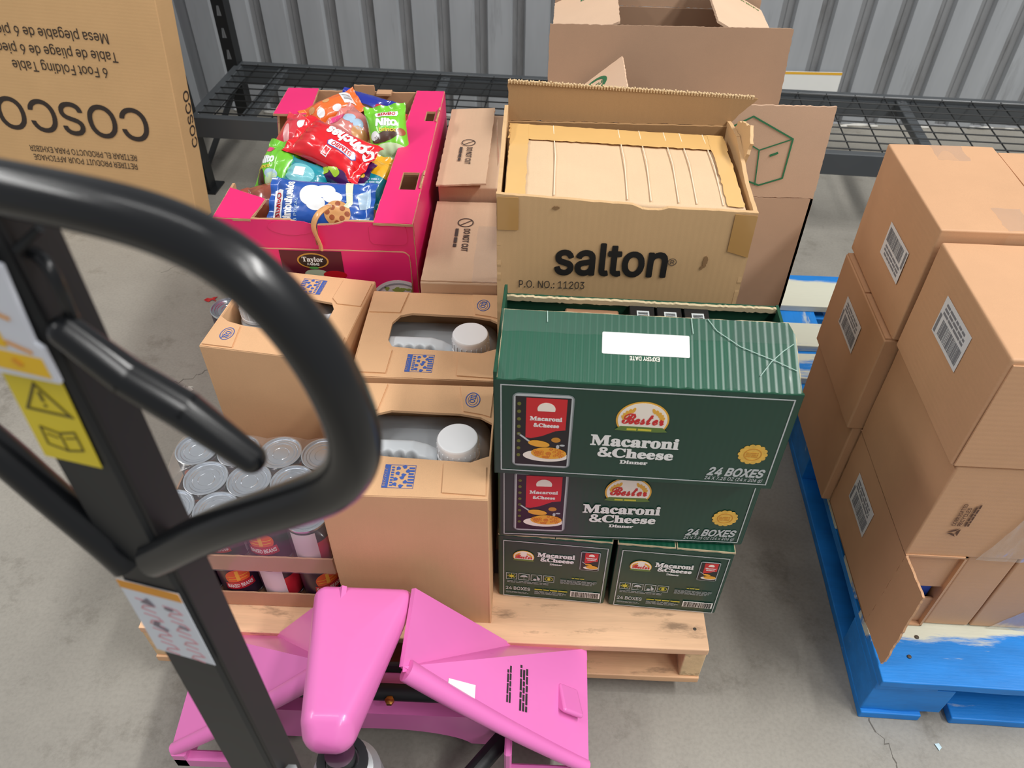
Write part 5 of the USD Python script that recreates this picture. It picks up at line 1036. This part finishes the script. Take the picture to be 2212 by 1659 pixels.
# hook tab on the right plate, print, white sticker
n1 = np.cross(np.array((-0.214, -0.186, 0.128)) - np.array((-0.214, 0.004, FT)), np.array((-0.505, -0.140, 0.350)) - np.array((-0.214, 0.004, FT))); n1 /= np.linalg.norm(n1); n1 *= np.sign(n1[2])
def onplate(x, y):
    p0 = np.array((-0.214, 0.004, FT)); z = p0[2] - (n1[0] * (x - p0[0]) + n1[1] * (y - p0[1])) / n1[2]; return np.array([x, y, z])
jp("hook_tab", hull([(*(onplate(-0.262, -0.078)), 0.004), (*(onplate(-0.236, -0.078)), 0.004), (*(onplate(-0.262, -0.118) + n1 * 0.012), 0.005), (*(onplate(-0.236, -0.118) + n1 * 0.012), 0.005), (*(onplate(-0.262, -0.112)), 0.004), (*(onplate(-0.236, -0.112)), 0.004)]), PINK, sp, smooth=40)
up1 = np.array(onplate(-0.30, -0.06)) - np.array(onplate(-0.30, -0.12)); ux1 = np.cross(up1 / np.linalg.norm(up1), n1)
MP = frame(onplate(-0.345, -0.135), up1, -ux1 if np.dot(np.cross(up1, -ux1), n1) > 0 else ux1)
m = ext(textlines(0, 0, 0.060, 0.010, 2, 4), PT, MP, 0.0008); jp("fine_print", m, INK, sp, smooth=False)
m = ext(textlines(0, 0, 0.075, 0.018, 3, 5), PT, frame(onplate(-0.318, -0.14), MP[:3, 0], MP[:3, 1]), 0.0008); jp("fine_print", m, INK, sp, smooth=False)
m = ext(sbox(0, 0, 0.022, 0.05), PT, frame(onplate(-0.400, -0.150), MP[:3, 0], MP[:3, 1]), 0.0010); jp("white_sticker", m, WHITE, sp, smooth=False)
# nose over the pump, cross member, axle, pump, wheels
jp("nose", hull([(cxj - 0.085, -0.03, 0.345, 0.02), (cxj + 0.035, -0.03, 0.345, 0.02), (cxj - 0.066, -0.13, 0.366, 0.022), (cxj - 0.028, -0.13, 0.366, 0.022), (cxj - 0.047, -0.236, 0.379, 0.025), (cxj - 0.019, -0.236, 0.379, 0.025), (cxj - 0.040, -0.244, 0.366, 0.031), (cxj - 0.024, -0.244, 0.366, 0.031), (cxj - 0.05, -0.05, 0.31, 0.02), (cxj + 0.01, -0.05, 0.31, 0.02)]), PINK, smooth=60)
arch = Polygon([(-0.775, 0.045), (-0.775, 0.150), (-0.341, 0.150), (-0.341, 0.045)]).difference(ell(cxj, 0.030, 0.150, 0.062, 40))
jp("cross_member", ext(arch, 0.010, frame((0, -0.115, 0), (1, 0, 0), (0, 0, 1))), PINK, smooth=False)
jp("cross_member", cham(-0.775, -0.118, 0.138, -0.341, -0.050, 0.150, 0.003), PINK, smooth=False)
jp("back_plate", cham(-0.775, -0.046, 0.09, -0.341, -0.038, 0.165, 0.002), flat("shaded_pink", (52, 44, 48), 0.6), smooth=False)  # pink back wall of the frame; its shade is put into this dark colour
jp("axle", tube([(-0.775, -0.100, 0.178), (-0.341, -0.100, 0.178)], 0.014, 16), BLKM)
jp("axle_bolt", lathe([(0, 0), (0.008, 0), (0.008, 0.006), (0.004, 0.008), (0, 0.008)], 6, (-0.545, -0.118, 0.182)), BRASS)
jp("push_rod", tube([(-0.425, -0.215, 0.085), (-0.325, -0.10, 0.105)], 0.016, 12), BLKM)
jp("pump", lathe([(0, 0.10), (0.060, 0.10), (0.062, 0.14), (0.054, 0.20), (0.050, 0.262), (0.040, 0.275), (0.030, 0.279), (0.030, 0.300), (0, 0.300)], 36, (-0.578, -0.262, 0)), SILV)
jp("pump_piston", lathe([(0, 0.29), (0.021, 0.29), (0.021, 0.335), (0, 0.335)], 28, (-0.578, -0.262, 0)), mat("piston_steel", lin(150, 152, 154), 0.25, metallic=1.0))
jp("pump_collar", trimesh.creation.annulus(0.024, 0.036, 0.010, transform=trimesh.transformations.translation_matrix((-0.578, -0.262, 0.305))), BLKM)
for dx in (-0.062, 0.062):
    jp("steer_wheel", trimesh.creation.cylinder(0.089, 0.048, sections=36, transform=trimesh.transformations.translation_matrix((-0.562 + dx, -0.285, 0.0895)) @ trimesh.transformations.rotation_matrix(math.pi / 2, (0, 1, 0))), BLKM)
# ---- handle: plane through P0, u to the right, w up, nf towards the operator
psi = -0.25; P0 = np.array([-0.595, -0.39, 0.0]); hu = np.array([math.cos(psi), math.sin(psi), 0]); hn = np.array([math.sin(psi), -math.cos(psi), 0])
H3 = lambda u, w, o=0.0: P0 + hu * u + np.array([0, 0, w]) + hn * o
loop = [(0.008, 0.996), (0.0345, 1.0195), (0.0629, 1.0455), (0.1043, 1.0790), (0.144, 1.1094), (0.1683, 1.1320), (0.1822, 1.158), (0.1852, 1.182), (0.1815, 1.206), (0.1722, 1.2325), (0.1577, 1.256), (0.1412, 1.2715), (0.1133, 1.283), (0.0738, 1.2875), (0.031, 1.2885), (-0.02, 1.288), (-0.075, 1.284), (-0.120, 1.274), (-0.150, 1.258), (-0.168, 1.236), (-0.174, 1.208), (-0.168, 1.182), (-0.148, 1.156), (-0.118, 1.126), (-0.0792, 1.078), (-0.0591, 1.0426), (-0.0376, 1.0066), (-0.022, 0.976)]
lp = spline([H3(a, b, -0.002) for a, b in loop], 180)
jp("handle_loop", tube(lp, np.interp(np.linspace(0, 1, 180), [0, .25, .45, 1.0], [.0139, .0139, .0126, .0126]), 24), BLKP, smooth=60)
def armbox(u0t, u1t, u0b, u1b, wb, wt, o0, o1, c=0.003):
    P = []
    for w, a, b in ((wb, u0b, u1b), (wt, u0t, u1t)):
        for o in (o0, o1):
            so_ = 1 if o == o0 else -1
            for q, su in ((a, 1), (b, -1)): P += [H3(q + su * c, w, o), H3(q, w, o + so_ * c * (1 if o1 > o0 else -1))]
    return trimesh.convex.convex_hull(np.array(P))
arm = jp("handle_arm", armbox(-0.0285, 0.0165, -0.050, 0.0145, 0.30, 1.276, 0.0, -0.030), BLKM, smooth=False)
jp("arm_side", armbox(0.0160, 0.0205, 0.0140, 0.0190, 0.30, 1.270, -0.003, -0.0325, 0.001), BLKS, arm, smooth=False)
jp("yoke", cat_([trimesh.convex.convex_hull(np.array([H3(a, w, o) for a in (-0.060, -0.045) for w in (0.18, 0.34) for o in (0.0, -0.06)])), trimesh.convex.convex_hull(np.array([H3(a, w, o) for a in (0.02, 0.035) for w in (0.18, 0.34) for o in (0.0, -0.06)])),
                 trimesh.convex.convex_hull(np.array([H3(a, w, o) for a in (-0.06, 0.035) for w in (0.17, 0.24) for o in (-0.02, -0.10)]))]), BLKM, smooth=False)
jp("pivot_bolt", lathe([(0, 0), (0.008, 0), (0.008, 0.005), (0.004, 0.007), (0, 0.007)], 6, tuple(H3(0.028, 0.60, -0.01))), SILV)
jp("release_lever", cat_([hull([(*H3(0.0318, 1.2080, 0.0), 0.0090), (*H3(0.058, 1.184, 0.0), 0.0105)]), hull([(*H3(0.058, 1.184, 0.0), 0.0105), (*H3(0.085, 1.165, -0.002), 0.0110)]), hull([(*H3(0.085, 1.165, -0.002), 0.0110), (*H3(0.1180, 1.1370, -0.002), 0.0085)])]), BLKP, smooth=60)
jp("lever_link", tube(spline([H3(0.022, 1.247, -0.010), H3(0.033, 1.243, -0.006), H3(0.036, 1.230, -0.004), H3(0.033, 1.212, -0.006)], 20), 0.0034, 10), BLKP, smooth=60)
jp("lever_link", tube([H3(0.020, 1.252, -0.004), H3(0.034, 1.263, -0.010)], 0.0024, 8), BLKM, smooth=60)
FH = lambda u, w, o=0.0006: frame(H3(u, w, o), hu, (0, 0, 1))
TAGY = flat("tag_yellow", (236, 190, 20), 0.4); LABY = flat("warning_yellow", (226, 204, 40), 0.45); SYM = flat("symbol_dark", (92, 82, 30), 0.5); ORN = flat("tag_orange", (222, 150, 30), 0.45); TAGW = flat("tag_white", (216, 220, 230), 0.4); PICT = flat("pictogram_rose", (206, 150, 158), 0.5); PICG = flat("pictogram_grey", (120, 110, 122), 0.5)
F0 = FH(0, 0, 0.0)
tg = jp("hang_tag", ext(Polygon([(-0.062, 1.172), (0.0200, 1.1755), (0.0205, 1.200), (0.0165, 1.203), (0.0215, 1.251), (0.008, 1.254), (-0.062, 1.256)]), 0.0025, F0, 0.006), TAGW, smooth=False)
jp("tag_band", ext(unary_union([sbox(-0.06, 1.1785, 0.0165, 1.1925), sbox(-0.06, 1.1955, -0.003, 1.2065), sbox(-0.06, 1.2095, -0.010, 1.2185), line([(-0.012, 1.236), (-0.004, 1.241)], 0.003)]), 0.0003, F0, 0.0087), TAGY, tg, smooth=False)
jp("tag_print", ext(unary_union([line([(-0.004, 1.2215), (0.010, 1.2175)], 0.002), line([(-0.002, 1.2005), (0.013, 1.196)], 0.002), line([(-0.004, 1.186), (-0.001, 1.188)], 0.003), ell(-0.0005, 1.1855, 0.0022, 0.0022), ell(-0.009, 1.2015, 0.0016, 0.0022), ell(-0.0135, 1.201, 0.0012, 0.0018)]), 0.0003, F0, 0.0092), ORN, tg, smooth=False)
yl = jp("warning_label", ext(Polygon([(-0.0290, 1.176), (0.0120, 1.176), (0.0075, 1.0945), (-0.0350, 1.0925)]), 0.0004, F0, 0.0010), LABY, arm, smooth=False)
T3_ = Polygon([(-0.0097, 1.1630), (-0.0268, 1.1372), (0.0070, 1.1382)])
jp("warning_symbol", ext(unary_union([ring(T3_, 0.0018), line([(-0.0097, 1.1550), (-0.0099, 1.1475)], 0.0022), ell(-0.0100, 1.1440, 0.0012, 0.0012), ring(Polygon([(-0.0245, 1.1235), (-0.0115, 1.1210), (0.0015, 1.1255), (0.0010, 1.1080), (-0.0120, 1.1040), (-0.0262, 1.1065)]), 0.0013), line([(-0.0115, 1.1210), (-0.0120, 1.1040)], 0.0012), line([(-0.022, 1.117), (-0.014, 1.1155)], 0.0009), line([(-0.009, 1.1165), (-0.001, 1.119)], 0.0009)]), 0.0003, F0, 0.0016), SYM, yl, smooth=False)
wl_ = jp("instruction_label", ext(Polygon([(-0.0385, 0.953), (0.0160, 0.957), (0.0158, 0.849), (-0.0405, 0.846)]), 0.0004, F0, 0.0010), flat("label_white", (214, 220, 230), 0.45), arm, smooth=False)
jp("label_band", ext(Polygon([(-0.0385, 0.9425), (-0.0385, 0.953), (0.0160, 0.957), (0.0160, 0.9455)]), 0.0003, F0, 0.0016), ORN, wl_, smooth=False)
zz = []
for k in range(4):
    w = 0.931 - 0.022 * k
    for u0 in (-0.030, -0.006): zz.append(line([(u0, w), (u0 + .012, w - .001), (u0 + .015, w - .006), (u0 + .004, w - .009), (u0 + .001, w - .014), (u0 + .013, w - .016)], 0.0013))
jp("pictogram_arrows", ext(unary_union(zz), 0.0003, F0, 0.0016), PICT, wl_, smooth=False)
jp("pictograms", ext(unary_union([Polygon([(-.026, .928), (-.018, .936), (-.014, .926)]), ell(-.001, .929, .004, .0025), line([(-.026, .895), (-.014, .890)], .003), line([(.0, .905), (.008, .902)], .002), ell(-.022, .898, .0025, .003)]), 0.0003, F0, 0.0021), PICG, wl_, smooth=False)
